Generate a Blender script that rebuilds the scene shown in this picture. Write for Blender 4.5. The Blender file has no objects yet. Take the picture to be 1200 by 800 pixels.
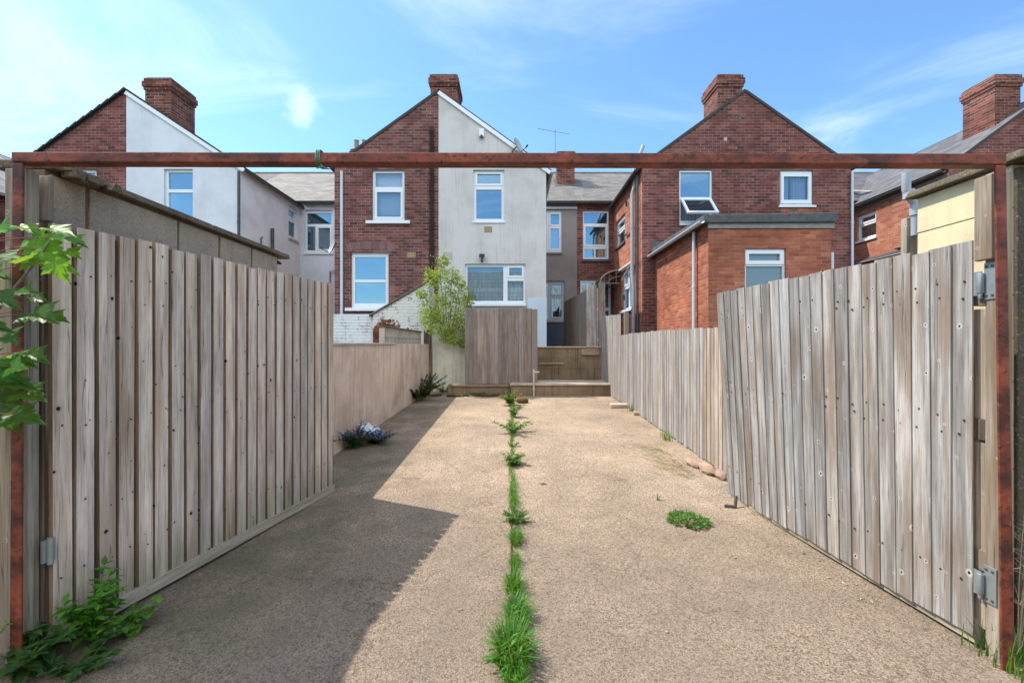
import bpy, bmesh, math, random
from mathutils import Vector, Matrix
R = math.radians
rng = random.Random(11)
sc = bpy.context.scene
COL = sc.collection
H = 1.4            # camera height
F = 533.333        # focal length of the lens, in photo pixels
SL = 0.0176        # the drive climbs gently towards the houses

def gz(y):                       # height of the drive at depth y
    return 0.0 if y < 3 else SL * (min(y, 13.5) - 3)
def fx(px, y): return (px - 600) / F * y
def fz(py, y): return H + (403 - py) / F * y
def gp(px, py):                  # point of the drive seen at a pixel
    y = 1.4 * F / (py - 403)
    if y > 3: y = (1.4 + 3 * SL) / ((py - 403) / F + SL)
    return Vector((fx(px, y), y, gz(y)))

# ------------------------------------------------------------------ mesh builder
class MB:
    def __init__(s): s.v = []; s.f = []; s.uv = []; s.c = []; s.sm = []
    def face(s, pts, uv=None, col=(1, 1, 1), smooth=False):
        n = len(s.v); s.v += [tuple(p) for p in pts]
        s.f.append(tuple(range(n, n + len(pts))))
        s.uv.append(uv if uv else [(0, 0)] * len(pts)); s.c.append(col); s.sm.append(smooth)
    def mesh(s, verts, faces, col=(1, 1, 1), smooth=False, uvs=None):
        n = len(s.v); s.v += [tuple(p) for p in verts]
        for k, f in enumerate(faces):
            s.f.append(tuple(i + n for i in f)); s.uv.append([uvs[i] for i in f] if uvs else [(0, 0)] * len(f))
            s.c.append(col); s.sm.append(smooth)
    def hexa(s, p, col=(1, 1, 1), uvs=None):   # 8 points: bottom 0-3, top 4-7
        s.mesh(p, [(3, 2, 1, 0), (4, 5, 6, 7), (0, 1, 5, 4), (1, 2, 6, 5), (2, 3, 7, 6), (3, 0, 4, 7)], col, uvs=uvs)
    def box(s, x0, x1, y0, y1, z0, z1, col=(1, 1, 1)):
        s.hexa([(x0, y0, z0), (x1, y0, z0), (x1, y1, z0), (x0, y1, z0), (x0, y0, z1), (x1, y0, z1), (x1, y1, z1), (x0, y1, z1)], col)
    def boxT(s, T, u0, u1, d0, d1, z0, z1, col=(1, 1, 1)):
        s.hexa([T(u0, d1, z0), T(u1, d1, z0), T(u1, d0, z0), T(u0, d0, z0), T(u0, d1, z1), T(u1, d1, z1), T(u1, d0, z1), T(u0, d0, z1)], col)
    def bar(s, a, b, w, h, up=(0, 0, 1), col=(1, 1, 1)):   # square bar from a to b
        a, b = Vector(a), Vector(b); d = (b - a).normalized(); up = Vector(up)
        sd = d.cross(up)
        if sd.length < 1e-5: sd = d.cross(Vector((1, 0, 0)))
        sd.normalize(); up = sd.cross(d).normalized()
        L = (b - a).length; o = rng.random() * 9
        P = []
        for q in (a, b):
            for i, j in ((-1, -1), (1, -1), (1, 1), (-1, 1)): P.append(q + sd * (i * w / 2) + up * (j * h / 2))
        n = len(s.v)
        uvs = [(o + (k % 4) * .1, o * 3 + (0 if k < 4 else L)) for k in range(8)]
        s.mesh(P, [(3, 2, 1, 0), (4, 5, 6, 7), (0, 1, 5, 4), (1, 2, 6, 5), (2, 3, 7, 6), (3, 0, 4, 7)], col, uvs=uvs)
    def tube(s, path, r, n=10, col=(1, 1, 1), cap=True):
        path = [Vector(p) for p in path]; rs = r if isinstance(r, (list, tuple)) else [r] * len(path)
        V = []; ref = None
        for i, p in enumerate(path):
            d = (path[min(i + 1, len(path) - 1)] - path[max(i - 1, 0)]).normalized()
            if ref is None: ref = d.orthogonal().normalized()
            ref = (ref - d * ref.dot(d)); ref = ref.normalized() if ref.length > 1e-6 else d.orthogonal().normalized()
            b = d.cross(ref)
            for k in range(n):
                a = 2 * math.pi * k / n; V.append(p + (ref * math.cos(a) + b * math.sin(a)) * rs[i])
        Fs = []
        for i in range(len(path) - 1):
            for k in range(n): Fs.append((i * n + k, i * n + (k + 1) % n, (i + 1) * n + (k + 1) % n, (i + 1) * n + k))
        s.mesh(V, Fs, col, True)
        if cap:
            s.face(V[:n][::-1], None, col); s.face(V[-n:], None, col)
    def prism(s, poly, off, col=(1, 1, 1)):   # polygon (3D points) swept by off
        off = Vector(off); P = [Vector(p) for p in poly]; Q = [p + off for p in P]
        s.face(P, None, col); s.face(Q[::-1], None, col)
        for i in range(len(P)):
            j = (i + 1) % len(P); s.face([P[i], Q[i], Q[j], P[j]], None, col)
    def build(s, name, mat, parent=None, loc=None, bevel=0, recalc=True):
        org = Vector(parent.get('_o', (0, 0, 0))) if parent is not None else Vector(loc or (0, 0, 0))
        me = bpy.data.meshes.new(name)
        me.from_pydata([tuple(Vector(v) - org) for v in s.v], [], s.f)
        me.uv_layers.new(name='UVMap'); me.color_attributes.new('Col', 'FLOAT_COLOR', 'CORNER')
        fu, fc = [], []
        for k, f in enumerate(s.f):
            c = s.c[k]
            for j in range(len(f)): fu += [s.uv[k][j][0], s.uv[k][j][1]]; fc += [c[0], c[1], c[2], 1.0]
        me.uv_layers['UVMap'].data.foreach_set('uv', fu); me.color_attributes['Col'].data.foreach_set('color', fc)
        for p, sm in zip(me.polygons, s.sm): p.use_smooth = sm
        me.materials.append(mat)
        if recalc:
            bm = bmesh.new(); bm.from_mesh(me); bmesh.ops.remove_doubles(bm, verts=bm.verts, dist=1e-5) if bevel else None
            bmesh.ops.recalc_face_normals(bm, faces=bm.faces); bm.to_mesh(me); bm.free()
        o = bpy.data.objects.new(name, me); COL.objects.link(o)
        if parent is not None: o.parent = parent; o['_o'] = tuple(org)
        else: o.location = org; o['_o'] = tuple(org)
        if bevel:
            m = o.modifiers.new('Bevel', 'BEVEL'); m.width = bevel; m.segments = 2; m.limit_method = 'ANGLE'
        return o

def tag(o, label=None, cat=None, group=None, kind='thing'):
    if label: o['label'] = label
    if cat: o['category'] = cat
    if group: o['group'] = group
    if kind: o['kind'] = kind
    return o
def thing(name, loc, label, cat, group=None):
    o = bpy.data.objects.new(name, None); COL.objects.link(o); o.empty_display_size = .2
    o.location = loc; o['_o'] = tuple(loc)
    return tag(o, label, cat, group)

# ------------------------------------------------------------------ materials
def lin(h):
    h = h.lstrip('#'); r = []
    for i in (0, 2, 4):
        c = int(h[i:i + 2], 16) / 255; r.append(c / 12.92 if c <= .04045 else ((c + .055) / 1.055) ** 2.4)
    return (r[0], r[1], r[2], 1)
class NT:
    def __init__(s, name, rough=.9, spec=.2):
        s.m = bpy.data.materials.new(name); s.m.use_nodes = True; s.t = s.m.node_tree; s.n = s.t.nodes
        s.b = s.n['Principled BSDF']; s.out = s.n['Material Output']
        s.b.inputs['Roughness'].default_value = rough; s.b.inputs['Specular IOR Level'].default_value = spec
    def link(s, a, b): s.t.links.new(a, b)
    def put(s, sock, v):
        if hasattr(v, 'is_output'): s.link(v, sock)
        elif v is not None: sock.default_value = v
    def add(s, typ, ins=(), **kw):
        n = s.n.new('ShaderNode' + typ)
        for k, v in kw.items(): setattr(n, k, v)
        for k, v in (ins.items() if isinstance(ins, dict) else enumerate(ins)): s.put(n.inputs[k], v)
        return n
    def math(s, op, a, b=None, c=None, clamp=False):
        n = s.add('Math', [x for x in (a, b, c) if x is not None], operation=op); n.use_clamp = clamp; return n.outputs[0]
    def mix(s, f, a, b, mode='MIX'):
        n = s.n.new('ShaderNodeMix'); n.data_type = 'RGBA'; n.blend_type = mode
        s.put(n.inputs[0], f); s.put(n.inputs[6], a); s.put(n.inputs[7], b); return n.outputs[2]
    def ramp(s, f, stops):
        n = s.n.new('ShaderNodeValToRGB'); e = n.color_ramp.elements
        while len(e) < len(stops): e.new(.5)
        for i, (p, c) in enumerate(stops):
            e[i].position = p; e[i].color = c if len(c) == 4 else (*c, 1)
        s.link(f, n.inputs[0]); return n.outputs[0]
    def sm(s, f, a, b):      # smooth 0..1 between a and b
        n = s.add('MapRange', {0: f, 1: a, 2: b}); n.interpolation_type = 'SMOOTHSTEP'; return n.outputs[0]
    def noise(s, vec, scale, detail=4, rough=.55, dist=0, out=0):
        return s.add('TexNoise', {'Vector': vec, 'Scale': scale, 'Detail': detail, 'Roughness': rough, 'Distortion': dist}).outputs[out]
    def obj(s): return s.add('TexCoord').outputs['Object']
    def uv(s): return s.add('TexCoord').outputs['UV']
    def scalev(s, v, sx, sy, sz): return s.add('VectorMath', {0: v, 1: (sx, sy, sz)}, operation='MULTIPLY').outputs[0]
    def col(s): return s.add('Attribute', attribute_name='Col').outputs['Color']
    def base(s, c): s.put(s.b.inputs['Base Color'], c)
    def bump(s, h, strength=.5, dist=.01):
        n = s.add('Bump', {'Height': h, 'Strength': strength, 'Distance': dist}); s.link(n.outputs[0], s.b.inputs['Normal']); return n
g3 = lambda v: (v, v, v, 1)

def wall_uv(k):                 # metres along and up a wall, whichever way it faces
    tc = k.add('TexCoord'); s_ = k.add('SeparateXYZ', [tc.outputs['Object']]); n = k.add('SeparateXYZ', [tc.outputs['Normal']])
    side = k.math('GREATER_THAN', k.math('ABSOLUTE', n.outputs[0]), .6)
    u = k.add('Mix', {0: side, 2: s_.outputs[0], 3: s_.outputs[1]}).outputs[0]
    return tc.outputs['Object'], u, s_.outputs[2], s_

def brick(name, cols, mortar, bl=.24, bh=.0865, jm=.010, paint=None, stain=None, mvar=.5):
    k = NT(name, .92, .15); P, u, v, sx = wall_uv(k)
    wob = k.noise(P, 9, 2); wob = k.math('MULTIPLY', k.math('SUBTRACT', wob, .5), .012)
    u2 = k.math('ADD', u, wob); v2 = k.math('ADD', v, wob)
    vr = k.math('DIVIDE', v2, bh); row = k.math('FLOOR', vr); fv = k.math('FRACT', vr)
    uo = k.math('ADD', k.math('DIVIDE', u2, bl), k.math('MULTIPLY', k.math('MODULO', row, 2.0), .5))
    cell = k.math('FLOOR', uo); fu = k.math('FRACT', uo)
    du = k.math('MULTIPLY', k.math('SUBTRACT', .5, k.math('ABSOLUTE', k.math('SUBTRACT', fu, .5))), bl)
    dv = k.math('MULTIPLY', k.math('SUBTRACT', .5, k.math('ABSOLUTE', k.math('SUBTRACT', fv, .5))), bh)
    dist = k.math('MINIMUM', du, dv)
    mask = k.sm(dist, jm * .35, jm * .75)            # 1 = brick
    wn = k.add('TexWhiteNoise', {'Vector': k.add('CombineXYZ', [cell, row, 0.0]).outputs[0]}, noise_dimensions='3D')
    c = k.ramp(wn.outputs[0], [(i / max(1, len(cols) - 1), lin(h)) for i, h in enumerate(cols)])
    fine = k.noise(P, 70, 5, .7); big = k.noise(P, .9, 5, .6); mid = k.noise(P, 6, 4)
    c = k.mix(.55, c, k.ramp(fine, [(.3, g3(.55)), (.7, g3(1.25))]), 'MULTIPLY')
    mm = k.mix(k.sm(k.noise(P, 2.3, 4), .4, .65), lin(mortar), k.mix(.6, lin(mortar), lin('3a302e')))
    mm = k.mix(mvar, mm, c)
    c = k.mix(mask, mm, c)
    c = k.mix(.8, c, k.ramp(big, [(.32, g3(.68)), (.68, g3(1.2))]), 'MULTIPLY')
    c = k.mix(k.math('MULTIPLY', k.sm(k.noise(k.scalev(P, 1, 1, .25), 3.2, 6, .65), .58, .75), .45), c, lin('2c2524'))
    if stain:                                          # soot left where a flue pipe ran up the wall
        x0, x1, zt = stain
        wx = k.math('ADD', sx.outputs[0], k.math('MULTIPLY', k.math('SUBTRACT', k.noise(P, 5, 4), .5), .10))
        a = k.math('ABSOLUTE', k.math('SUBTRACT', wx, (x0 + x1) / 2))
        m_ = k.math('MULTIPLY', k.math('SUBTRACT', 1.0, k.sm(a, (x1 - x0) * .3, (x1 - x0) * .72)), k.math('SUBTRACT', 1.0, k.sm(sx.outputs[2], zt - .15, zt + .1)))
        c = k.mix(k.math('MULTIPLY', m_, .85), c, lin('241c1a'))
    h = mask
    if paint:
        pc, amt, (px_, pz_, pr_) = paint
        dd = k.add('VectorMath', {0: P, 1: (px_[0], px_[1], pz_)}, operation='DISTANCE').outputs['Value']
        wear = k.math('ADD', k.noise(P, 7, 6, .7), k.math('MULTIPLY', k.math('SUBTRACT', 1.0, k.sm(dd, pr_ * .35, pr_)), .32))
        pm = k.math('SUBTRACT', 1.0, k.sm(wear, amt, amt + .03))
        pm = k.math('MULTIPLY', pm, k.math('SUBTRACT', 1.0, k.math('MULTIPLY', k.math('SUBTRACT', 1.0, mask), k.sm(k.noise(P, 3, 4), .5, .6))))
        cc = k.mix(k.sm(k.noise(P, 3, 5), .45, .8), lin(pc), k.mix(.35, lin(pc), lin('6c6a60')))
        c = k.mix(pm, c, cc)
    k.base(c); k.bump(k.math('ADD', k.math('MULTIPLY', h, 1.0), k.math('MULTIPLY', fine, .35)), .8, .012)
    return k.m

def render_mat(name, base, dark, scale=1.2, streak=.45, grain=.25, speck=None, green=None):
    k = NT(name, .93, .12); P, u, v, sx = wall_uv(k)
    W = k.add('CombineXYZ', [u, v, 0.0]).outputs[0]
    big = k.noise(P, scale, 6, .62)
    st = k.noise(k.scalev(P, 7, 7, .35), 1.6, 5, .6)
    c = k.mix(k.sm(big, .38, .72), lin(base), k.mix(.5, lin(base), lin(dark)))
    c = k.mix(k.math('MULTIPLY', k.sm(st, .5, .75), streak), c, lin(dark))
    fine = k.noise(P, 180, 3, .7)
    c = k.mix(grain, c, k.ramp(fine, [(.3, g3(.55)), (.7, g3(1.35))]), 'MULTIPLY')
    if speck:
        vo = k.add('TexVoronoi', {'Vector': P, 'Scale': 95}); c = k.mix(k.math('MULTIPLY', k.sm(vo.outputs['Distance'], .62, .35), .8), c, k.mix(.6, k.ramp(k.add('SeparateColor', [vo.outputs['Color']]).outputs[0], [(0, lin('423a32')), (.45, lin(speck)), (.85, lin(speck)), (1, lin('cbc2b2'))]), c))
    if green:
        c = k.mix(k.math('MULTIPLY', k.sm(k.noise(P, 2.2, 5, .65), .5, .7), green), c, lin('4c5230'))
    k.base(c); k.bump(k.math('ADD', fine, k.noise(P, 24, 4)), .8 if speck else .35, .012 if speck else .006); return k.m

def wood(name, a, b, dark, knots=1.0, halo='c9c4bb', core='2a211c', moss=0, tone='8c7a68'):
    k = NT(name, .85, .2); uv = k.uv(); s_ = k.add('SeparateXYZ', [uv])
    U = k.add('CombineXYZ', [s_.outputs[0], s_.outputs[1], 0.0]).outputs[0]
    wv = k.noise(k.scalev(U, 1, .35, 1), 6, 3)
    gx = k.math('ADD', s_.outputs[0], k.math('MULTIPLY', wv, .022))
    G = k.add('CombineXYZ', [k.math('MULTIPLY', gx, 150.0), k.math('MULTIPLY', s_.outputs[1], 3.4), 0.0]).outputs[0]
    gr = k.noise(G, 1.0, 8, .72)
    G2 = k.add('CombineXYZ', [k.math('MULTIPLY', gx, 22.0), k.math('MULTIPLY', s_.outputs[1], .8), 4.0]).outputs[0]
    gr2 = k.noise(G2, 1.0, 4, .6)
    c = k.mix(k.sm(gr2, .35, .65), lin(a), lin(b))
    c = k.mix(k.math('MULTIPLY', k.sm(gr, .48, .68), .7), c, lin(dark))
    c = k.mix(k.math('MULTIPLY', k.sm(k.noise(k.scalev(U, 5, .7, 1), 1.7, 5), .45, .68), .75), c, lin(tone))
    c = k.mix(.8, c, k.ramp(k.noise(k.scalev(U, 7, 1.1, 1), 1.3, 5, .65), [(.3, g3(.66)), (.68, g3(1.2))]), 'MULTIPLY')
    c = k.mix(1.0, c, k.col(), 'MULTIPLY')
    # knots: scattered, dark heart, pale ring
    vo = k.add('TexVoronoi', {'Vector': k.scalev(U, 8.0, 4.2, 1), 'Scale': 1.0, 'Randomness': 1.0}, voronoi_dimensions='2D')
    rad = k.add('VectorMath', {0: k.add('VectorMath', {0: k.scalev(U, 8.0, 4.2, 1), 1: vo.outputs['Position']}, operation='SUBTRACT').outputs[0], 1: (.125, .238, 1)}, operation='MULTIPLY')
    rl = k.add('VectorMath', {0: rad.outputs[0]}, operation='LENGTH').outputs['Value']
    rr = k.add('SeparateColor', [vo.outputs['Color']])
    size = k.math('MULTIPLY', k.math('GREATER_THAN', rr.outputs[0], .25), k.math('ADD', .0030, k.math('MULTIPLY', k.math('POWER', rr.outputs[1], 3.0), .0070)))
    q = k.math('DIVIDE', k.math('ADD', rl, k.math('MULTIPLY', k.math('SUBTRACT', k.noise(U, 75, 4), .5), .011)), k.math('ADD', size, .0001))
    on = k.math('MULTIPLY', k.math('GREATER_THAN', size, .001), knots)
    c = k.mix(k.math('MULTIPLY', k.math('MULTIPLY', on, k.math('SUBTRACT', 1.0, k.sm(q, 1.0, 3.0))), .55), c, lin(halo))
    c = k.mix(k.math('MULTIPLY', on, k.math('SUBTRACT', 1.0, k.sm(q, .75, 1.15))), c, lin(core))
    crack = k.noise(k.add('CombineXYZ', [k.math('MULTIPLY', gx, 40.0), k.math('MULTIPLY', s_.outputs[1], .9), 9.0]).outputs[0], 1.0, 2, .5)
    cm = k.math('SUBTRACT', 1.0, k.sm(k.math('ABSOLUTE', k.math('SUBTRACT', crack, .66)), .004, .018))
    c = k.mix(k.math('MULTIPLY', cm, .55), c, lin('2b2522'))
    if moss:
        oz = k.add('SeparateXYZ', [k.obj()]).outputs[2]
        low = k.math('SUBTRACT', 1.0, k.sm(k.math('ADD', oz, k.math('MULTIPLY', k.noise(k.scalev(U, 8, 1, 1), 1, 3), .6)), .35, .75))
        c = k.mix(k.math('MULTIPLY', low, moss), c, lin('5b6134'))
    k.base(c)
    k.bump(k.math('ADD', k.math('MULTIPLY', gr, .5), k.math('MULTIPLY', cm, -.6)), .5, .004); return k.m

def plain(name, c, rough=.5, spec=.4, metal=0, var=.12, scale=8):
    k = NT(name, rough, spec); P = k.obj(); n = k.noise(P, scale, 5, .6)
    k.base(k.mix(1.0, k.mix(n, k.mix(var, lin(c), (0, 0, 0, 1)), k.mix(var * .5, lin(c), (1, 1, 1, 1))), k.col(), 'MULTIPLY'))
    k.b.inputs['Metallic'].default_value = metal; return k.m

def glass(name, tint, refl=.5, body='2c3a44', rough=.02, clear=0):
    k = NT(name); gl = k.add('BsdfGlossy', {'Color': lin(tint), 'Roughness': rough})
    P = k.obj(); nb = k.noise(P, 1.5, 2); bm = k.add('Bump', {'Height': nb, 'Strength': .12, 'Distance': .02}); k.link(bm.outputs[0], gl.inputs['Normal'])
    fr = k.add('Fresnel', {'IOR': 1.5}).outputs[0]
    f = k.math('ADD', refl, k.math('MULTIPLY', fr, .6), clamp=True)
    if clear: base = k.add('BsdfTransparent', {'Color': g3(.85)}).outputs[0]
    else: base = k.add('BsdfDiffuse', {'Color': lin(body)}).outputs[0]
    mx = k.add('MixShader', [f, base, gl.outputs[0]]); k.link(mx.outputs[0], k.out.inputs[0]); return k.m

def slate(name, a, b, w=.30, h=.20, moss=.2):
    k = NT(name, .75, .3); uv = k.uv(); s_ = k.add('SeparateXYZ', [uv])
    vr = k.math('DIVIDE', s_.outputs[1], h); row = k.math('FLOOR', vr); fv = k.math('FRACT', vr)
    uo = k.math('ADD', k.math('DIVIDE', s_.outputs[0], w), k.math('MULTIPLY', k.math('MODULO', row, 2.0), .5)); cell = k.math('FLOOR', uo); fu = k.math('FRACT', uo)
    wn = k.add('TexWhiteNoise', {'Vector': k.add('CombineXYZ', [cell, row, 0.0]).outputs[0]}, noise_dimensions='3D')
    c = k.ramp(wn.outputs[0], [(0, lin(a)), (1, lin(b))])
    P = k.obj(); c = k.mix(.7, c, k.ramp(k.noise(P, 1.6, 6, .65), [(.3, g3(.7)), (.7, g3(1.25))]), 'MULTIPLY')
    edge = k.math('MINIMUM', k.sm(fv, .0, .10), k.sm(k.math('SUBTRACT', .5, k.math('ABSOLUTE', k.math('SUBTRACT', fu, .5))), .0, .03))
    c = k.mix(k.math('MULTIPLY', k.math('SUBTRACT', 1.0, edge), .65), c, lin('1c1b1c'))
    c = k.mix(k.math('MULTIPLY', k.sm(k.noise(P, 4, 6, .7), .62, .72), moss), c, lin('8a8a52'))
    k.base(c); k.bump(k.math('ADD', fv, k.math('MULTIPLY', edge, .6)), .6, .015); return k.m

def leafmat(name, c, c2, trans=.35, gloss=.35):
    k = NT(name, .45, gloss); P = k.obj()
    cc = k.mix(1.0, k.mix(k.noise(P, 9, 3), lin(c), lin(c2)), k.col(), 'MULTIPLY'); k.base(cc)
    tr = k.add('BsdfTranslucent', {'Color': k.mix(.4, cc, lin('b8c83a'))}); mx = k.add('MixShader', [trans, k.b.outputs[0], tr.outputs[0]])
    k.link(mx.outputs[0], k.out.inputs[0]); return k.m

M = {}
M['brick_mid'] = brick('brick_dark_red', ['593a37', '784a45', '85564e', '6d4442', '5e3d3a', '8d645a'], 'aa9e95', mvar=.15, stain=(fx(503, 13.5) + 6.62, fx(509.5, 13.5) + 6.62, fz(148, 13.5)))
M['brick_old'] = brick('brick_old_red', ['5a3936', '7b4842', '87534b', '70443f', '613c38', '8f6056'], 'a89b92', mvar=.2)
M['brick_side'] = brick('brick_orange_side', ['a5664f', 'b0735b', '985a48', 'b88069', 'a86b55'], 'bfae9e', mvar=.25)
M['brick_ext'] = brick('brick_extension', ['9c5a44', 'a66249', '8d5042', 'ad6c52', '9e5e45', 'b5775c'], 'b49c8a', bh=.0785, bl=.235, mvar=.35)
M['brick_chim'] = brick('brick_chimney', ['5b3831', '7f4c3f', '8b5547', '6b4038', '513430'], 'b4a699', mvar=.15)
M['brick_white'] = brick('brick_white_paint', ['6b3a30', '7c463a', '59302a'], '8d7f74', paint=('cfcfc9', .60, ((-.38, 0), 1.60, .62)))
M['brick_white_plain'] = brick('brick_white_paint_sound', ['6b3a30', '7c463a', '59302a'], '8d7f74', paint=('cfd2d2', .66, ((90, 90), 0, .5)))
M['render_grey'] = render_mat('render_pale_grey', 'c6c3bf', '9d9893', 1.0, .5, .16)
M['render_white'] = render_mat('render_white', 'ced2d8', 'aaacb0', 1.0, .2, .1)
M['render_pink'] = render_mat('render_warm_white', 'e0dad7', 'b9b1ae', 1.0, .2, .1)
M['render_blue'] = render_mat('render_blue_white', 'bcc8d2', 'a4b0ba', 1.2, .15, .08)
M['render_taupe'] = render_mat('render_taupe', '8b8480', '6c6663', 1.2, .25, .1)
M['paint_slate'] = render_mat('paint_slate_blue', '4a5563', '39424e', 1.2, .25, .1)
M['wall_pinkish'] = render_mat('wall_weathered_pink', 'dcc2aa', '957d6c', 1.6, .55, .3, green=.15)
M['wall_green'] = render_mat('wall_pale_green', 'dcdac4', '8f9078', 1.6, .5, .12)
M['wall_cream'] = render_mat('wall_cream', 'd3c5a0', 'a3947a', 2.0, .3, .15)
M['pebble'] = render_mat('pebbledash_block', 'b8a792', '7d6e60', 2.0, .3, .45, speck='bdab96', green=.08)
M['pebble_dark'] = render_mat('pebbledash_dark', '5c554b', '3a352f', 2.0, .3, .5, speck='7a7064', green=.2)
M['mortar'] = render_mat('mortar_brown', '7a5d4c', '4f3d33', 3, .3, .4)
M['coping'] = render_mat('coping_stone', '75695a', '3e382f', 2.5, .4, .5, speck='8b8070', green=.5)
M['coping_lt'] = render_mat('coping_concrete', 'b9ad9e', '867a6b', 2.5, .3, .3)
M['step'] = render_mat('step_concrete', 'b4a592', '7f715f', 2.5, .3, .4)
M['step_face'] = render_mat('step_block_face', '85725c', '483a2d', 1.4, .75, .45, green=.2)
M['gate_l'] = wood('wood_gate_grey_brown', 'd6c7b8', 'b5a597', '66564d', 1.0, halo='a39689', moss=.4, tone='a8927f')
M['gate_r'] = wood('wood_gate_silver', 'afaba6', '827e79', '4b4643', 1.0, halo='d0ccc4', tone='7d6c5b')
M['fence_r'] = wood('wood_fence_silver', 'b1ada8', '8a8580', '5a544f', .9, halo='c9c4bc', tone='93816c')
M['wood_brown'] = wood('wood_brown_panel', '8f8178', '776a62', '463c37', .5, halo='9a8d85')
M['wood_post'] = wood('wood_post_grey', 'a49a8b', '857868', '51473c', .7, tone='77634d')
M['wood_pale'] = wood('wood_pale_tan', 'ab9c87', '8f7e69', '5c4f41', .6)
M['wood_dark'] = wood('wood_dark', '6a5c50', '52463d', '2c2520', .3)
M['wood_back'] = wood('wood_backing', '5a463b', '49392f', '2c2520', .2)  # dark tone deepens the gap shade behind the left gate's boards
def rust():
    k = NT('rusty_red_steel', .6, .35); P = k.obj()
    n1 = k.noise(k.scalev(P, .6, 1, 1), 7, 7, .7); n2 = k.noise(P, 38, 5, .7)
    c = k.ramp(n1, [(.3, lin('3d2522')), (.43, lin('562c22')), (.54, lin('7c3c2a')), (.64, lin('8c4a34')), (.78, lin('9a6a4c'))])
    c = k.mix(k.sm(n2, .54, .66), c, lin('2f1d1a')); c = k.mix(k.math('MULTIPLY', k.sm(k.noise(P, 3.2, 8, .75), .52, .60), .75), c, lin('3a211b'))
    c = k.mix(k.math('MULTIPLY', k.sm(k.noise(P, 11, 5), .6, .7), .6), c, lin('97513a'))
    k.base(c); k.bump(n2, .5, .003); return k.m
M['rust'] = rust()
M['upvc'] = plain('white_upvc', 'd9dde0', .3, .5, var=.05)
M['grey_upvc'] = plain('grey_plastic_pipe', '9aa0a8', .4, .4, var=.15)
M['white_pipe'] = plain('white_plastic_pipe', 'c3c7cf', .4, .4, var=.1)
M['black'] = plain('black_plastic', '1f1d1e', .45, .4, var=.2)
M['lead'] = plain('lead_felt_dark', '22292b', .6, .3, var=.3)
M['fascia'] = plain('fascia_grey', '77756f', .7, .3, var=.4, scale=14)
M['galv'] = plain('galvanised_steel', '98a2a3', .4, .5, metal=.6, var=.25, scale=30)
M['iron'] = plain('dark_iron', '2d2826', .6, .4, metal=.4, var=.3, scale=30)
M['dish'] = plain('dish_grey', 'a3a7ab', .4, .4, var=.2)
M['vent'] = plain('terracotta_vent', 'a08c5c', .8, .2, var=.3, scale=20)
M['pot'] = plain('chimney_pot_buff', '8b7f62', .8, .2, var=.3)
M['alu'] = plain('aerial_alloy', '7f878e', .3, .5, metal=.7)
M['nail'] = plain('nail_head', '2f2621', .7, .3)
M['cloth_white'] = plain('white_polythene', 'c9d6dd', .35, .5, var=.15, scale=20)
M['curtain'] = plain('net_curtain', 'c9cdd4', .8, .1, var=.1)
M['twine'] = plain('green_twine', '1f6b55', .6, .3, var=.3, scale=60)
M['soil'] = render_mat('soil', '4a3b2c', '2a2119', 6, .1, .7, green=.5)
M['stone'] = render_mat('rubble_stone', 'a48a78', '6e5648', 9, .3, .5)
M['stone_dk'] = render_mat('brown_stone', '6b5236', '45331f', 8, .1, .4)
M['twig'] = plain('dry_stalks', '9d8863', .9, .1, var=.4, scale=40)
M['bark'] = plain('bark_brown', '5a4a38', .9, .1, var=.4, scale=40)
M['glass'] = glass('window_glass', 'bcdbe8', .50, '2a3a44')
M['glass_blind'] = glass('window_glass_blind', 'a9cbe0', .36, '7f9aa8')
M['glass_dim'] = glass('window_glass_dim', 'bcd2dd', .25, '232d34')
M['glass_frost'] = glass('window_glass_frosted', 'c6d3d8', .18, '58666a', .25)
M['glass_clear'] = glass('window_glass_clear', 'bcdbe8', .26, clear=1)
M['slate_lt'] = slate('slate_pale', '64615d', '7d7974')
M['slate'] = slate('slate_grey', '4f4f51', '686769')
M['slate_dk'] = slate('tile_dark', '3b393a', '524f4e', .22, .26, 0)
M['tile_chk'] = slate('tile_weathered', '6f6d6b', '9a9794', .28, .30, 0)
M['ridge'] = plain('ridge_tile', '57504b', .8, .2, var=.3)
M['leaf_shrub'] = leafmat('shrub_leaf', '93a848', '5c7a36', .4)
M['leaf_syc'] = leafmat('sycamore_leaf', '427d2a', '2f632b', .58, .3)
M['leaf_dark'] = leafmat('dark_leaf', '3a5c2c', '2b4524', .3)
M['grass'] = leafmat('grass_blade', '4f8328', '38651f', .3)
M['weed'] = leafmat('weed_leaf', '5c8434', '456b2a', .35)
M['redleaf'] = leafmat('reddish_leaf', '8a6236', '6b7a34', .3)
M['petal'] = leafmat('purple_petal', '5c4fa8', '7468bc', .3, .2)

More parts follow.
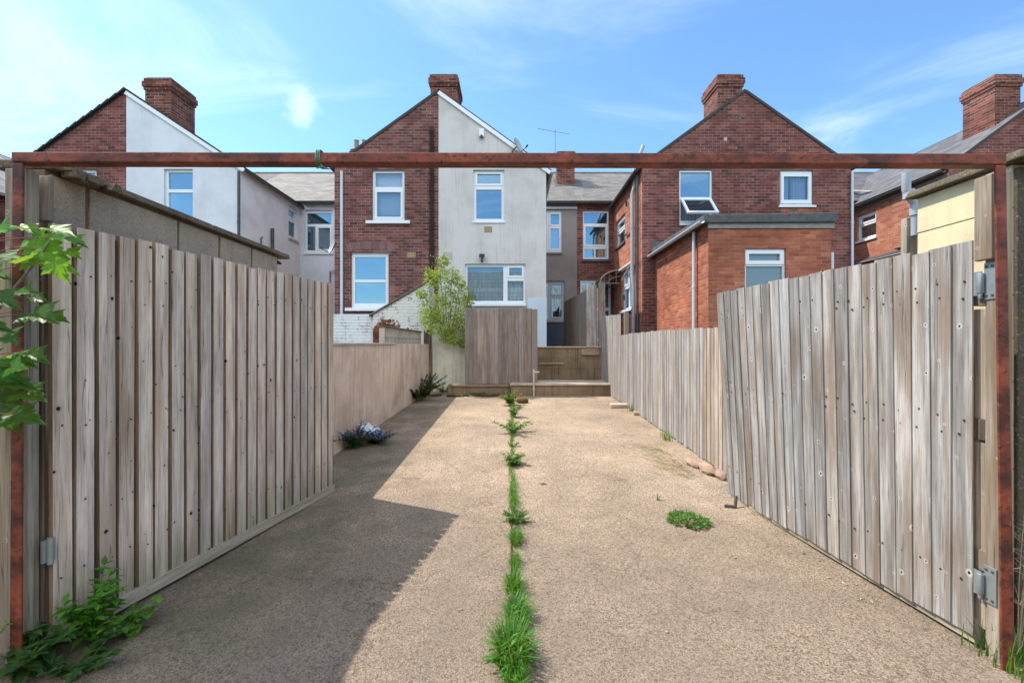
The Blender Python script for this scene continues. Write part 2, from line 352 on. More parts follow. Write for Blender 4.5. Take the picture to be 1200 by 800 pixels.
def concrete():
    k = NT('driveway_concrete', .93, .12); P = k.obj(); s_ = k.add('SeparateXYZ', [P])
    v1 = k.add('TexVoronoi', {'Vector': P, 'Scale': 210.0}); v2 = k.add('TexVoronoi', {'Vector': P, 'Scale': 120.0})
    r1 = k.add('SeparateColor', [v1.outputs['Color']]).outputs[0]; r2 = k.add('SeparateColor', [v2.outputs['Color']]).outputs[0]
    c = k.ramp(r1, [(0, lin('776855')), (.15, lin('94836f')), (.5, lin('ad9a84')), (.8, lin('b9a790')), (1, lin('d2c4b0'))])
    c = k.mix(k.math('MULTIPLY', k.math('GREATER_THAN', r2, .80), .6), c, lin('54473b'))
    c = k.mix(k.math('MULTIPLY', k.math('LESS_THAN', r2, .08), .5), c, lin('d3c6b4'))
    big = k.noise(P, .8, 6, .62); mid = k.noise(P, 3.5, 5, .6)
    c = k.mix(.55, c, k.ramp(big, [(.32, lin('9a928a')), (.66, lin('fff6ee'))]), 'MULTIPLY')
    # grey worn patch near the gateway, as wide as the tyres' turning area
    wear = k.math('MULTIPLY', k.math('SUBTRACT', 1.0, k.sm(k.math('ADD', s_.outputs[1], k.math('MULTIPLY', mid, 2.2)), 3.2, 6.4)), k.sm(big, .2, .55))
    c = k.mix(k.math('MULTIPLY', wear, .85), c, k.mix(.7, c, lin('5f564d')))
    c = k.mix(.4, c, k.ramp(mid, [(.3, g3(.8)), (.7, g3(1.12))]), 'MULTIPLY')
    tyre = k.noise(k.scalev(P, 2.2, .16, 1), 1.0, 5, .6)
    c = k.mix(k.math('MULTIPLY', k.sm(tyre, .5, .72), .32), c, lin('6f655c'))
    spot = k.add('TexVoronoi', {'Vector': k.add('VectorMath', {0: P, 1: k.scalev(k.noise(P, 7, 3, out=1), .12, .12, .12)}, operation='ADD').outputs[0], 'Scale': 1.7})
    sr = k.add('SeparateColor', [spot.outputs['Color']]); rad = k.math('MULTIPLY', k.math('GREATER_THAN', sr.outputs[0], .55), k.math('ADD', .02, k.math('MULTIPLY', sr.outputs[1], .10)))
    c = k.mix(k.math('MULTIPLY', k.math('SUBTRACT', 1.0, k.sm(k.math('DIVIDE', spot.outputs['Distance'], k.math('ADD', rad, .0001)), .5, 1.1)), .38), c, lin('5a4f46'))
    # green algae and dust by the left hand wall
    mo = k.math('MULTIPLY', k.math('SUBTRACT', 1.0, k.sm(k.math('ADD', s_.outputs[0], k.math('MULTIPLY', mid, .8)), -1.2, -.55)), k.sm(k.noise(P, 2.2, 5), .3, .6))
    c = k.mix(k.math('MULTIPLY', mo, .5), c, lin('5a5845'))
    hair = k.add('TexVoronoi', {'Vector': k.add('VectorMath', {0: P, 1: k.noise(P, 2.5, 4, out=1)}, operation='ADD').outputs[0], 'Scale': .55}, feature='DISTANCE_TO_EDGE').outputs['Distance']
    c = k.mix(k.math('MULTIPLY', k.math('SUBTRACT', 1.0, k.sm(hair, .002, .008)), .35), c, lin('4a4038'))
    k.base(c); k.bump(k.math('ADD', k.math('MULTIPLY', v1.outputs['Distance'], -.7), k.math('MULTIPLY', mid, .8)), .7, .008); return k.m
M['concrete'] = concrete()
def earth():
    k = NT('ground_earth', .95, .1); P = k.obj()
    c = k.mix(k.sm(k.noise(P, 1.4, 6), .4, .6), lin('5a5144'), lin('4c5a30')); k.base(k.mix(.5, c, k.ramp(k.noise(P, 60, 4), [(.3, g3(.5)), (.7, g3(1.3))]), 'MULTIPLY')); return k.m
M['earth'] = earth()

# ------------------------------------------------------------------ wall and window tools
def front(Y): return lambda u, d, z: Vector((u, Y - d, z))
def leftw(X): return lambda u, d, z: Vector((X - d, u, z))
def rightw(X): return lambda u, d, z: Vector((X + d, u, z))
def wall_holes(mb, T, u0, u1, z0, z1, holes, d=0.0, depth=.16):
    us = sorted({u0, u1, *[h[0] for h in holes], *[h[1] for h in holes]}); zs = sorted({z0, z1, *[h[2] for h in holes], *[h[3] for h in holes]})
    us = [u for u in us if u0 <= u <= u1]; zs = [z for z in zs if z0 <= z <= z1]
    for a, b in zip(us, us[1:]):
        for c, e in zip(zs, zs[1:]):
            mu, mz = (a + b) / 2, (c + e) / 2
            if any(h[0] < mu < h[1] and h[2] < mz < h[3] for h in holes): continue
            mb.face([T(a, d, c), T(b, d, c), T(b, d, e), T(a, d, e)])
    for h in holes:
        a, b, c, e = h[:4]; q = d - depth
        mb.face([T(a, d, c), T(a, q, c), T(a, q, e), T(a, d, e)]); mb.face([T(b, d, c), T(b, d, e), T(b, q, e), T(b, q, c)])
        mb.face([T(a, d, e), T(a, q, e), T(b, q, e), T(b, d, e)]); mb.face([T(a, d, c), T(b, d, c), T(b, q, c), T(a, q, c)])
def slab(mb, T, u0, u1, z0, z1, holes, d0, d1):
    wall_holes(mb, T, u0, u1, z0, z1, holes, d1, d1 - d0)
    for a, b in (((u0, z0), (u1, z0)), ((u1, z0), (u1, z1)), ((u1, z1), (u0, z1)), ((u0, z1), (u0, z0))):
        mb.face([T(a[0], d1, a[1]), T(b[0], d1, b[1]), T(b[0], d0, b[1]), T(a[0], d0, a[1])])
def window(parent, T, rect, panes, sashes=(), rec=.07, mat='upvc', pm='glass', sill=None, name='window', sm='upvc', inset=.05):
    u0, u1, z0, z1 = rect; mb = MB(); hs = list(panes) + list(sashes)
    slab(mb, T, u0, u1, z0, z1, hs, -rec - .06, -rec)
    gl = MB()
    for s in sashes:
        a, b, c, e = s; e0 = .012
        slab(mb, T, a - e0, b + e0, c - e0, e + e0, [(a + inset, b - inset, c + inset, e - inset)], -rec - .05, -rec + .014)
    for p in hs: gl.face([T(p[0], -rec - .04, p[2]), T(p[1], -rec - .04, p[2]), T(p[1], -rec - .04, p[3]), T(p[0], -rec - .04, p[3])])
    w = mb.build(name, M[mat], parent)
    gl.build('pane', M[pm], w)
    if sill:
        s = MB(); sw, so, sh = sill; s.boxT(T, u0 - sw, u1 + sw, -rec, so, z0 - sh, z0 + .004); s.build('sill', M[sm], w, bevel=.004)
    return w
def pxr(x0, y0, x1, y1, Y): return (fx(x0, Y), fx(x1, Y), fz(y1, Y), fz(y0, Y))
def sub(r, a, b, c, e):        # rectangle inside r by fractions
    return (r[0] + (r[1] - r[0]) * a, r[0] + (r[1] - r[0]) * b, r[2] + (r[3] - r[2]) * c, r[2] + (r[3] - r[2]) * e)

YF, YM, YR, YB = 13.5, 17.3, 21.0, 24.7     # offshoot face, main rear wall, main ridge, street front
ZE, ZR = 6.82, 9.2                          # main eaves and ridge
def roof_quad(mb, a, b, c, d, t=.07):       # a-b eave, c-d ridge (c above b)
    a, b, c, d = map(Vector, (a, b, c, d)); n = (b - a).cross(d - a).normalized()
    if n.z < 0: n = -n
    L = (b - a).length; ux = (b - a).normalized(); vx = n.cross(ux).normalized()
    if vx.z < 0: vx = -vx
    P = [a, b, c, d]; uvs = [((p - a).dot(ux), (p - a).dot(vx)) for p in P]
    mb.face([p + n * t for p in P], uvs); mb.face(P[::-1], uvs[::-1])
    for i in range(4):
        j = (i + 1) % 4; mb.face([P[i], P[j], P[j] + n * t, P[i] + n * t], [(0, 0)] * 4)
def main_block(p, X0, X1, wm, rm, holes=(), rx0=None, rx1=None, name='rear_wall'):
    mb = MB(); wall_holes(mb, front(YM), X0, X1, 0, ZE, list(holes)); mb.build(name, M[wm], p)
    mb = MB(); mb.face([(X0, YB, 0), (X1, YB, 0), (X1, YB, ZE), (X0, YB, ZE)])
    for X in (X0 + .003, X1 - .003): mb.face([(X, YM, 0), (X, YB, 0), (X, YB, ZE), (X, YR, ZR), (X, YM, ZE)])
    mb.build('street_wall', M['brick_old'], p)
    a, b = (X0 if rx0 is None else rx0), (X1 if rx1 is None else rx1); s = (ZR - ZE) / (YR - YM)
    mb = MB(); roof_quad(mb, (a, YM - .15, ZE - .15 * s), (b, YM - .15, ZE - .15 * s), (b, YR, ZR), (a, YR, ZR)); roof_quad(mb, (a, YB + .15, ZE - .15 * s), (b, YB + .15, ZE - .15 * s), (b, YR, ZR), (a, YR, ZR))
    r = mb.build('roof', M[rm], p)
    mb = MB(); x = a
    while x < b - .05:
        e = min(x + .45, b); mb.tube([(x, YR, ZR + .03), (e - .012, YR, ZR + .03)], .11, 10); x = e
    mb.build('ridge_tiles', M['ridge'], r)
    return r
def offshoot(p, Xo, Xr, zo, wm, holes, rm='slate', side_holes=(), side_mat=None, front_extra=None, zr=8.87, verge=None):
    """half of a paired rear wing: outer wall at Xo, party line and ridge at Xr"""
    lo, hi = min(Xo, Xr), max(Xo, Xr); zt = zo - .02
    mb = MB(); T = front(YF); wall_holes(mb, T, lo, hi, 0, zt, list(holes))
    if Xo < Xr: mb.face([T(lo, 0, zt), T(hi, 0, zt), T(hi, 0, zr), T(lo, 0, zo)])
    else: mb.face([T(lo, 0, zt), T(hi, 0, zt), T(hi, 0, zo), T(lo, 0, zr)])
    mb.build('gable_wall', M[wm], p)
    mb = MB(); S = rightw(Xo) if Xo > Xr else leftw(Xo)
    wall_holes(mb, S, YF, YM + .02, 0, zo, list(side_holes)); mb.build('side_wall', M[side_mat or wm], p)
    yj = YM + (zr - ZE) / ((ZR - ZE) / (YR - YM)); sg = 1 if Xo > Xr else -1; sl = (zr - zo) / abs(Xo - Xr); ov = .12
    mb = MB(); roof_quad(mb, (Xo + sg * ov, YF - .03, zo - ov * sl), (Xo + sg * ov, YM - .02, zo - ov * sl), (Xr, yj, zr), (Xr, YF - .03, zr))
    r = mb.build('wing_roof', M[rm], p)
    mb = MB(); mb.tube([(Xr, YF + .02, zr + .03), (Xr, yj, zr + .03)], .065, 10); mb.build('ridge_tiles', M['ridge'], r)
    if verge:
        mb = MB(); mb.bar((Xr, YF - .028, zr - .03), (Xo + sg * ov, YF - .028, zo - ov * sl - .03), .05, .11, up=(0, -1, 0) if 0 else (0, 0, 1)); mb.build('bargeboard', M[verge], r)
    return r
def chimney(p, x0, x1, y0, y1, z0, z1, pots=0, mat='brick_chim'):
    mb = MB(); h = z1 - z0
    mb.box(x0, x1, y0, y1, z0, z1 - .36); mb.box(x0 - .03, x1 + .03, y0 - .03, y1 + .03, z1 - .36, z1 - .27); mb.box(x0 - .06, x1 + .06, y0 - .06, y1 + .06, z1 - .27, z1 - .11)
    mb.box(x0 - .025, x1 + .025, y0 - .025, y1 + .025, z1 - .11, z1)
    c = mb.build('chimney', M[mat], p)
    mb = MB(); mb.box(x0 + .02, x1 - .02, y0 + .02, y1 - .02, z1 - .01, z1 + .05); mb.build('chimney_cap', M['coping'], c, bevel=.02)
    mb = MB(); mb.boxT(front(y0), x0 - .004, x1 + .004, -.01, .006, z0 + .0, z0 + .16)
    for k in range(pots):
        q = MB(); px_ = x0 + (x1 - x0) * (k + .5) / pots; ym = (y0 + y1) / 2
        q.tube([(px_, ym, z1), (px_, ym, z1 + .1), (px_, ym, z1 + .45), (px_, ym, z1 + .5)], [.13, .12, .10, .125], 12); q.build('chimney_pot', M['pot'], c)
    return c
def pipe(p, path, r, mat, name='downpipe', clips=True):
    mb = MB(); mb.tube(path, r, 10)
    if clips:
        for a, b in zip(path, path[1:]):
            a, b = Vector(a), Vector(b); L = (b - a).length
            for k in range(1, int(L / 1.6) + 1):
                q = a.lerp(b, k / (int(L / 1.6) + 1)); d = (b - a).normalized(); mb.tube([q - d * .03, q + d * .03], r * 1.22, 10)
    return mb.build(name, M[mat], p)
def gutter(p, a, b, r=.055, mat='black', name='gutter'):
    a, b = Vector(a), Vector(b); d = (b - a).normalized(); sd = d.cross(Vector((0, 0, 1))).normalized(); mb = MB(); n = 8; V = []
    for q in (a, b):
        for rr in (r, r - .008):
            for k in range(n + 1):
                t = math.pi * k / n; V.append(q + sd * (rr * math.cos(t)) - Vector((0, 0, rr * math.sin(t))))
    m = n + 1; Fc = []
    for k in range(n):
        Fc += [(k, k + 1, 2 * m + k + 1, 2 * m + k), (m + k, 3 * m + k, 3 * m + k + 1, m + k + 1), (k, m + k, m + k + 1, k + 1), (2 * m + k, 2 * m + k + 1, 3 * m + k + 1, 3 * m + k)]
    Fc += [(0, 2 * m, 3 * m, m), (n, m + n, 3 * m + n, 2 * m + n)]
    mb.mesh(V, Fc, smooth=False); return mb.build(name, M[mat], p)
def vent(p, r, Y, mat='vent'):
    mb = MB(); T = front(Y); u0, u1, z0, z1 = r; mb.boxT(T, u0, u1, -.02, .006, z0, z1)
    nx = 5
    for i in range(nx):
        for j in range(3):
            a = u0 + (u1 - u0) * (i + .3) / nx; c = z0 + (z1 - z0) * (j + .3) / 3; mb.boxT(T, a, a + (u1 - u0) * .4 / nx, .006, .008, c, c + (z1 - z0) * .13, (.15, .13, .1))
    return mb.build('air_brick', M[mat], p)

# ------------------------------------------------------------------ the setting
mb = MB(); ys = [-160, -20, -1, 3, 6, 9, 13.5, 40, 260]; xs = [-220, -40, -12, -2.6, 2.6, 12, 40, 220]
V = [(x, y, gz(y) - .05) for y in ys for x in xs]; nx = len(xs)
mb.mesh(V, [(j * nx + i, j * nx + i + 1, (j + 1) * nx + i + 1, (j + 1) * nx + i) for j in range(len(ys) - 1) for i in range(nx - 1)])
tag(mb.build('ground', M['earth']), kind='structure')
mb = MB()
for x0, x1 in ((-2.6, -.005), (.005, 2.8)):
    for y0, y1 in ((-1.2, 3.0), (3.0, 12.4)):
        mb.hexa([(x0, y0, gz(y0) - .09), (x1, y0, gz(y0) - .09), (x1, y1, gz(y1) - .09), (x0, y1, gz(y1) - .09), (x0, y0, gz(y0)), (x1, y0, gz(y0)), (x1, y1, gz(y1)), (x0, y1, gz(y1))])
tag(mb.build('driveway', M['concrete']), kind='structure')
mb = MB()
for y0, y1 in ((-1.2, 3.0), (3.0, 12.4)): mb.face([(-.006, y0, gz(y0) - .006), (.006, y0, gz(y0) - .006), (.006, y1, gz(y1) - .006), (-.006, y1, gz(y1) - .006)])
tag(mb.build('ground', M['soil']), kind='structure')
mb = MB(); mb.box(.70, 3.8, 12.3, 17.3, 0, 1.30)
tag(mb.build('raised_yard', M['step']), kind='structure')

# ------------------------------------------------------------------ houses
XB = (-20.6, -16.2, -10.6, -6.62, -2.18, 2.47, 6.91, 11.5, 16.1)
def uz(x0, x1, y0, y1, Y): return pxr(x0, y0, x1, y1, Y)

# far left house: only the side of its wing shows beside the left gate post
p = thing('terraced_house', (-20.6, YF, 0), 'brick house with checkered weathered roof tiles just left of the rusty left post', 'house', 'terraced houses across the yard')
main_block(p, -20.6, -16.2, 'brick_old', 'tile_chk')
offshoot(p, -17.25, -20.4, 6.5, 'brick_old', [], 'tile_chk', side_mat='brick_old')
gutter(p, (-17.08, YF, 6.42), (-17.08, YM, 6.42), .06, 'white_pipe')

# left pair
p = thing('terraced_house', (-16.2, YF, 0), 'left house with dark brick half gable and stepped verge beside white render', 'house', 'terraced houses across the yard')
w = uz(79, 113, 197, 262, YF)
XA = fx(148, YF)
main_block(p, -16.2, -10.6, 'brick_old', 'slate_dk')
offshoot(p, fx(22, YF), XA, 6.60, 'brick_old', [w], 'slate_dk')
window(p, front(YF), w, [sub(w, .1, .9, .62, .93)], [sub(w, .08, .92, .07, .56)], sill=(.08, .05, .07))
mb = MB()
for i in range(14):
    t = i / 14; x = XA + (fx(22, YF) - .12 - XA) * t; z = 8.87 - (8.87 - 6.60 + .085) * t; dx = (fx(22, YF) - XA) / 14
    mb.prism([(x, YF - .1, z + .10), (x + dx, YF - .1, z + .10 - .165 - .035), (x + dx, YF - .1, z - .10 - .03), (x, YF - .1, z + .02)], (0, .25, 0))
mb.build('verge_tiles', M['slate_dk'], p)

p = thing('terraced_house', (-10.6, YF, 0), 'white rendered house with half gable and black corner downpipe, left of the brick one', 'house', 'terraced houses across the yard')
w = uz(192, 226, 198, 262, YF); XW = fx(282, YF)
sw = (16.40, 17.08, fz(279, 16.5), fz(241, 16.5))
mw = uz(357, 389.5, 246, 296, YM)
main_block(p, -10.6, -6.62, 'render_white', 'slate_lt', [mw], name='rear_wall')
offshoot(p, XW, XA, 6.64, 'render_white', [w], 'slate_dk', [sw], 'render_pink', verge='upvc')
window(p, front(YF), w, [sub(w, .10, .94, .64, .95), sub(w, .10, .94, .06, .58)], sill=(.02, .03, .05))
window(p, rightw(XW), sw, [sub(sw, .1, .9, .1, .55)], [sub(sw, .08, .92, .64, .93)], pm='glass_dim', sill=(.03, .06, .06), sm='coping_lt')
window(p, front(YM), mw, [sub(mw, .06, .94, .68, .93), sub(mw, .06, .36, .06, .62)], [sub(mw, .42, .94, .06, .62)], sill=(.04, .05, .07))
mb = MB(); mb.prism([(mw[0] - .06 + (mw[1] - mw[0] + .12) * i / 10, YM - .012, mw[3] + .02 + .12 * math.sin(math.pi * i / 10)) for i in range(11)], (0, .02, 0)); mb.build('window_arch', M['render_pink'], p)
pipe(p, [(XW - .02, YF - .06, 6.5), (XW - .02, YF - .06, 2.0)], .04, 'black')
gutter(p, (XW + .16, YF - .02, 6.56), (XW + .16, YM - .1, 6.52), .055, 'black')
gutter(p, (XW + .25, YM - .2, 6.72), (-6.64, YM - .2, 6.72), .055, 'black')
X = XW + .06; y = 15.15
pipe(p, [(X + .02, y, fz(268, y)), (X + .02, y, fz(330, y))], .055, 'black', 'vent_pipe')
pipe(p, [(X, 14.5, fz(288, 14.5)), (X, 14.5, fz(279, 14.5)), (X - .02, 14.62, fz(277, 14.5))], .022, 'black', 'overflow_pipe', False)
mb = MB(); roof_quad(mb, (XW + .02, 13.7, 4.28), (XW + .02, 14.9, 4.02), (XW + .5, 14.9, 4.0), (XW + .5, 13.7, 4.25), .05); mb.build('porch_roof', M['slate_dk'], p)
pipe(p, [(-6.9, YM - .06, 3.4), (-6.9, YM - .06, fz(318, YM)), (-6.7, YM - .1, fz(318, YM))], .03, 'grey_upvc', 'waste_pipe', False)
dw = uz(355, 389, 327, 372, YM); window(p, front(YM + .04), dw, [sub(dw, .08, .92, .1, .9)], name='window', pm='glass_dim', rec=.02)
chimney(p, fx(170, 13.95), fx(200.5, 13.95), 13.95, 15.0, 7.2, fz(92, 13.95))

# middle pair, brick half
XO, XP = fx(392, YF), fx(514, YF)
p = thing('terraced_house', (-6.62, YF, 0), 'dark red brick half of the middle pair, with white windows and long white downpipe', 'house', 'terraced houses across the yard')
w1 = uz(436, 474, 199, 259, YF); w2 = uz(411.3, 455.3, 296, 361, YF)
main_block(p, -6.62, -2.18, 'render_white', 'slate_lt')
offshoot(p, XO, XP, 6.66, 'brick_mid', [w1, w2], 'slate')
wd = window(p, front(YF), w1, [sub(w1, .08, .92, .68, .95)], [sub(w1, .08, .92, .06, .61)], sill=(.17, .07, .085), pm='glass_clear')
mb = MB(); mb.boxT(front(YF), w1[0] + .03, w1[1] - .03, -.22, -.21, w1[2] + .22, w1[3] - .02, (.95, 1.1, 1.18)); mb.boxT(front(YF), w1[0] + .03, w1[1] - .03, -.225, -.205, w1[2] + .20, w1[2] + .235, (.9, .9, .9)); mb.build('roller_blind', M['curtain'], wd)
window(p, front(YF), w2, [sub(w2, .09, .91, .52, .93), sub(w2, .09, .91, .09, .47)], sill=(.16, .07, .085))
mb = MB(); T = front(YF); n = 17; hw = (w2[1] - w2[0]) / 2 + .12; cx_ = (w2[0] + w2[1]) / 2
for i in range(n):
    a0, a1 = -1 + 2 * (i + .06) / n, -1 + 2 * (i + .94) / n
    def arc(a, r): return (cx_ + hw * a * (1 + .05 * r), w2[3] + .015 + (.09 + .24 * r) - .09 * a * a)
    q = [arc(a0, 0), arc(a1, 0), arc(a1, 1), arc(a0, 1)]; g = .8 + .4 * rng.random()
    mb.prism([T(u, .006, z - .09 if 0 else z - .0) for u, z in q], (0, .03, 0), (g, g, g))
mb.build('brick_arch', plain('arch_brick', '6a3c36', .9, .15, var=.3, scale=30), p)
mb = MB(); mb.prism([T(cx_ - (hw - .12) + 2 * (hw - .12) * i / 12, -.045, w2[3] - .005 + .095 * (1 - (i / 6 - 1) ** 2)) for i in range(13)], (0, .02, 0)); mb.build('arch_board', M['upvc'], p)
pipe(p, [(fx(401.2, YF), YF - .06, 6.5), (fx(401.2, YF), YF - .06, .5)], .042, 'white_pipe')
vent(p, uz(477, 487, 295.5, 302, YF), YF)
chimney(p, fx(504.5, 13.95), fx(535.5, 13.95), 13.95, 14.95, 7.4, fz(88, 13.95))
c = chimney(p, fx(413, 21), fx(431, 21), 20.8, 21.3, 9.0, fz(177, 21), pots=2)

# middle pair, rendered half
XR_ = fx(640, YF)
p = thing('terraced_house', (-2.18, YF, 0), 'pale grey rendered half of the middle pair, above the brown fence panel', 'house', 'terraced houses across the yard')
w1 = uz(554.6, 591, 198, 259.5, YF); w2 = uz(545, 616, 309, 356, YF)
m1 = uz(634, 658.5, 246, 296, YM); m2 = uz(634, 661.5, 329, 376, YM)
r = main_block(p, -2.18, 2.47, 'render_taupe', 'slate_lt', [m1, m2])
offshoot(p, XR_, XP, 6.58, 'render_grey', [w1, w2], 'slate', verge='upvc')
window(p, front(YF), w1, [sub(w1, .09, .91, .06, .62)], [sub(w1, .07, .93, .70, .95)], sill=(.03, .03, .05))
window(p, front(YF), w2, [sub(w2, .035, .63, .08, .93), sub(w2, .70, .965, .08, .58)], [sub(w2, .70, .965, .67, .95)], sill=(.01, .07, .07), pm='glass_clear') if 0 else None
wd = window(p, front(YF), w2, [sub(w2, .035, .63, .08, .93), sub(w2, .70, .965, .08, .58)], [sub(w2, .70, .965, .67, .95)], sill=(.01, .07, .07), pm='glass_clear')
mb = MB(); T = front(YF); n = 26
for i in range(n):
    z = w2[2] + .06 + (w2[3] - w2[2] - .08) * i / n; g = 1.0 + .15 * rng.random(); mb.face([T(w2[0] + .03, -.20, z), T(w2[1] - .03, -.20, z + rng.uniform(-.004, .004)), T(w2[1] - .03, -.235, z + .036), T(w2[0] + .03, -.235, z + .036)], None, (g * .85, g, g * 1.06) if i not in (8, 9) else (1.5, 1.5, 1.5))
mb.build('venetian_blind', M['curtain'], wd)
window(p, front(YM), m1, [sub(m1, .02, .26, .06, .94)], [sub(m1, .40, .94, .64, .94), sub(m1, .40, .94, .07, .60)], sill=(.02, .06, .06), sm='render_taupe')
window(p, front(YM), m2, [sub(m2, .02, .30, .06, .94)], [sub(m2, .42, .94, .64, .94), sub(m2, .42, .94, .07, .60)], mat='grey_upvc', sill=(.02, .06, .06), sm='render_taupe')
mb = MB(); mb.boxT(front(YM), XR_, 2.44, -.01, .012, 1.3, m2[2] - .08); mb.build('painted_band', M['paint_slate'], p)
mb = MB(); mb.boxT(front(YF), fx(618, YF), XR_ + .012, -.01, .03, 0, fz(349, YF)); mb.boxT(front(YF), fx(618, YF), XR_ + .016, -.01, .034, 0, fz(376, YF)) if 0 else None
mb.build('painted_patch', M['render_blue'], p, bevel=.006)
vent(p, uz(567.5, 576.7, 265.5, 272.5, YF), YF)
vent(p, uz(519, 530, 295, 304, YF), YF, 'coping_lt')
mb = MB(); T = front(YF); a = uz(562, 568, 298, 306.5, YF)
mb.boxT(T, a[0] + .05, a[1] - .05, 0, .05, a[2], a[3] - .03); mb.bar(T((a[0] + a[1]) / 2, .08, a[3] - .05), T((a[0] + a[1]) / 2, .16, a[3] - .07), .16, .10); mb.tube([T((a[0] + a[1]) / 2, .05, a[2] + .03), T((a[0] + a[1]) / 2, .1, a[2] - .01)], .035, 10)
mb.build('security_light', M['black'], p, bevel=.006)
mb = MB(); a = uz(561.3, 567.6, 152, 163.5, YF); mb.boxT(T, a[0], a[1], 0, .09, a[2] + .05, a[3]); cm = mb.build('alarm_box', M['upvc'], p, bevel=.02)
mb = MB(); mb.tube([T((a[0] + a[1]) / 2, .03, a[2] + .06), T((a[0] + a[1]) / 2, .13, a[2] + .04)], .04, 12); mb.build('lens', M['black'], cm)
gutter(p, (XR_ + .16, YF, 6.50), (XR_ + .16, YM - .1, 6.46), .055, 'grey_upvc')
gutter(p, (XR_ + .25, YM - .2, 6.72), (2.46, YM - .2, 6.72), .055, 'black')
mb = MB(); mb.boxT(front(YM), 1.1, 2.47, 0, .06, 6.52, 6.6); mb.build('eaves_board', M['render_white'], p)
c = chimney(p, fx(653, 19.2), fx(673.5, 19.2), 19.2, 19.9, 7.7, fz(178, 19.2))
mb = MB(); s = (ZR - ZE) / (YR - YM); z0 = ZE + (19.2 - YM) * s
mb.hexa([(fx(653, 19.2) - .12, 18.95, z0 - .16 + .075), (fx(674, 19.2) + .3, 18.95, z0 - .16 + .075), (fx(674, 19.2) + .3, 19.9, z0 + .45 + .075), (fx(653, 19.2) - .12, 19.9, z0 + .45 + .075)] + [(fx(653, 19.2) - .12, 18.95, z0 - .16 + .1), (fx(674, 19.2) + .3, 18.95, z0 - .16 + .1), (fx(674, 19.2) + .3, 19.9, z0 + .45 + .1), (fx(653, 19.2) - .12, 19.9, z0 + .45 + .1)])
mb.build('lead_flashing', M['lead'], c)

# right brick pair, left half with its extension
XC, XQ = fx(752.5, YF), fx(873, YF)
p = thing('terraced_house', (2.47, YF, 0), 'red brick house with open top window and orange brick flat roofed extension', 'house', 'terraced houses across the yard')
w1 = uz(796, 834.7, 199, 262, YF)
m1 = uz(683, 713.5, 246.5, 304, YM); m2 = uz(680, 716, 327.5, 400, YM)
s1 = (15.35, 16.55, 0, 0)
s1 = (15.55, 16.95, fz(287, 16.2), fz(255, 16.2)); s2 = (14.55, 16.0, 2.55, 3.95)
main_block(p, 2.47, 6.91, 'brick_old', 'slate_lt', [m1, m2])
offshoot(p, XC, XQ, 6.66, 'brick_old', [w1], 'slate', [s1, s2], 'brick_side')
# upper window: fixed light over an opened top hung sash
T = front(YF); mb = MB(); up = sub(w1, .05, .95, .5, .96); lo = sub(w1, .06, .94, .06, .44)
slab(mb, T, *w1, [up, lo], -.12, -.04); w = mb.build('window', M['upvc'], p)
mb = MB(); mb.face([T(up[0], -.09, up[2]), T(up[1], -.09, up[2]), T(up[1], -.09, up[3]), T(up[0], -.09, up[3])]); mb.build('pane', M['glass'], w)
ang = R(43); L = .74
def TS(u, d, z):     # sash swung out about its top rail
    t = lo[3] + .02 - z; return Vector((u, YF - .0 - t * math.sin(ang) - d * math.cos(ang), lo[3] + .02 - t * math.cos(ang) + d * math.sin(ang)))
mb = MB(); zz = (lo[0] - .02, lo[1] + .02, lo[3] - L, lo[3] + .02); slab(mb, TS, *zz, [(zz[0] + .07, zz[1] - .07, zz[2] + .07, zz[3] - .07)], -.03, .03); s_ = mb.build('open_sash', M['upvc'], w)
mb = MB(); mb.face([TS(zz[0] + .07, 0, zz[2] + .07), TS(zz[1] - .07, 0, zz[2] + .07), TS(zz[1] - .07, 0, zz[3] - .07), TS(zz[0] + .07, 0, zz[3] - .07)]); mb.build('sash_pane', M['glass_dim'], w)
mb = MB(); mb.boxT(T, w1[0], w1[1], -.14, .05, w1[2] - .06, w1[2]); mb.build('sill', M['upvc'], w)
mb = MB(); nn = 40
for i in range(nn):
    a, b = lo[0] + (lo[1] - lo[0]) * i / nn, lo[0] + (lo[1] - lo[0]) * (i + 1) / nn; f = lambda q: -.2 + .025 * math.sin(q * 60)
    mb.face([T(a, f(a), lo[2] - .1), T(b, f(b), lo[2] - .1), T(b, f(b), lo[3] + .1), T(a, f(a), lo[3] + .1)], None, (.55, .58, .72))
mb.build('curtain', M['curtain'], w)
window(p, front(YM), m1, [sub(m1, .05, .95, .74, .96), sub(m1, .07, .44, .05, .22), sub(m1, .50, .94, .05, .22)], [sub(m1, .06, .94, .28, .70)], sill=(.05, .07, .09), sm='lead')
window(p, front(YM), m2, [sub(m2, .07, .44, .55, .95), sub(m2, .5, .94, .55, .95), sub(m2, .07, .44, .05, .5), sub(m2, .5, .94, .05, .5)], name='window')
window(p, leftw(XC), s1, [sub(s1, .08, .92, .08, .5)], [sub(s1, .07, .93, .60, .93)], pm='glass_dim', sill=(.04, .05, .07), sm='lead')
window(p, leftw(XC), s2, [sub(s2, .05, .45, .06, .95), sub(s2, .52, .95, .06, .52)], [sub(s2, .54, .94, .60, .93)], sill=(.05, .08, .08))
gutter(p, (XC - .17, YF - .02, 6.58), (XC - .17, YM - .1, 6.54), .055, 'black')
gutter(p, (2.48, YM - .2, 6.72), (XC - .2, YM - .2, 6.72), .055, 'black')
y = 14.25; X = XC - .09
pipe(p, [(XC + .25, y, 7.6), (XC - .02, y, 6.9), (XC - .02, y, 6.35), (X, y, 6.1), (X, y, 4.0), (X - .02, y - .05, 3.6), (X, y - .12, 3.2), (X, y - .12, 1.3)], .06, 'grey_upvc', 'soil_pipe')
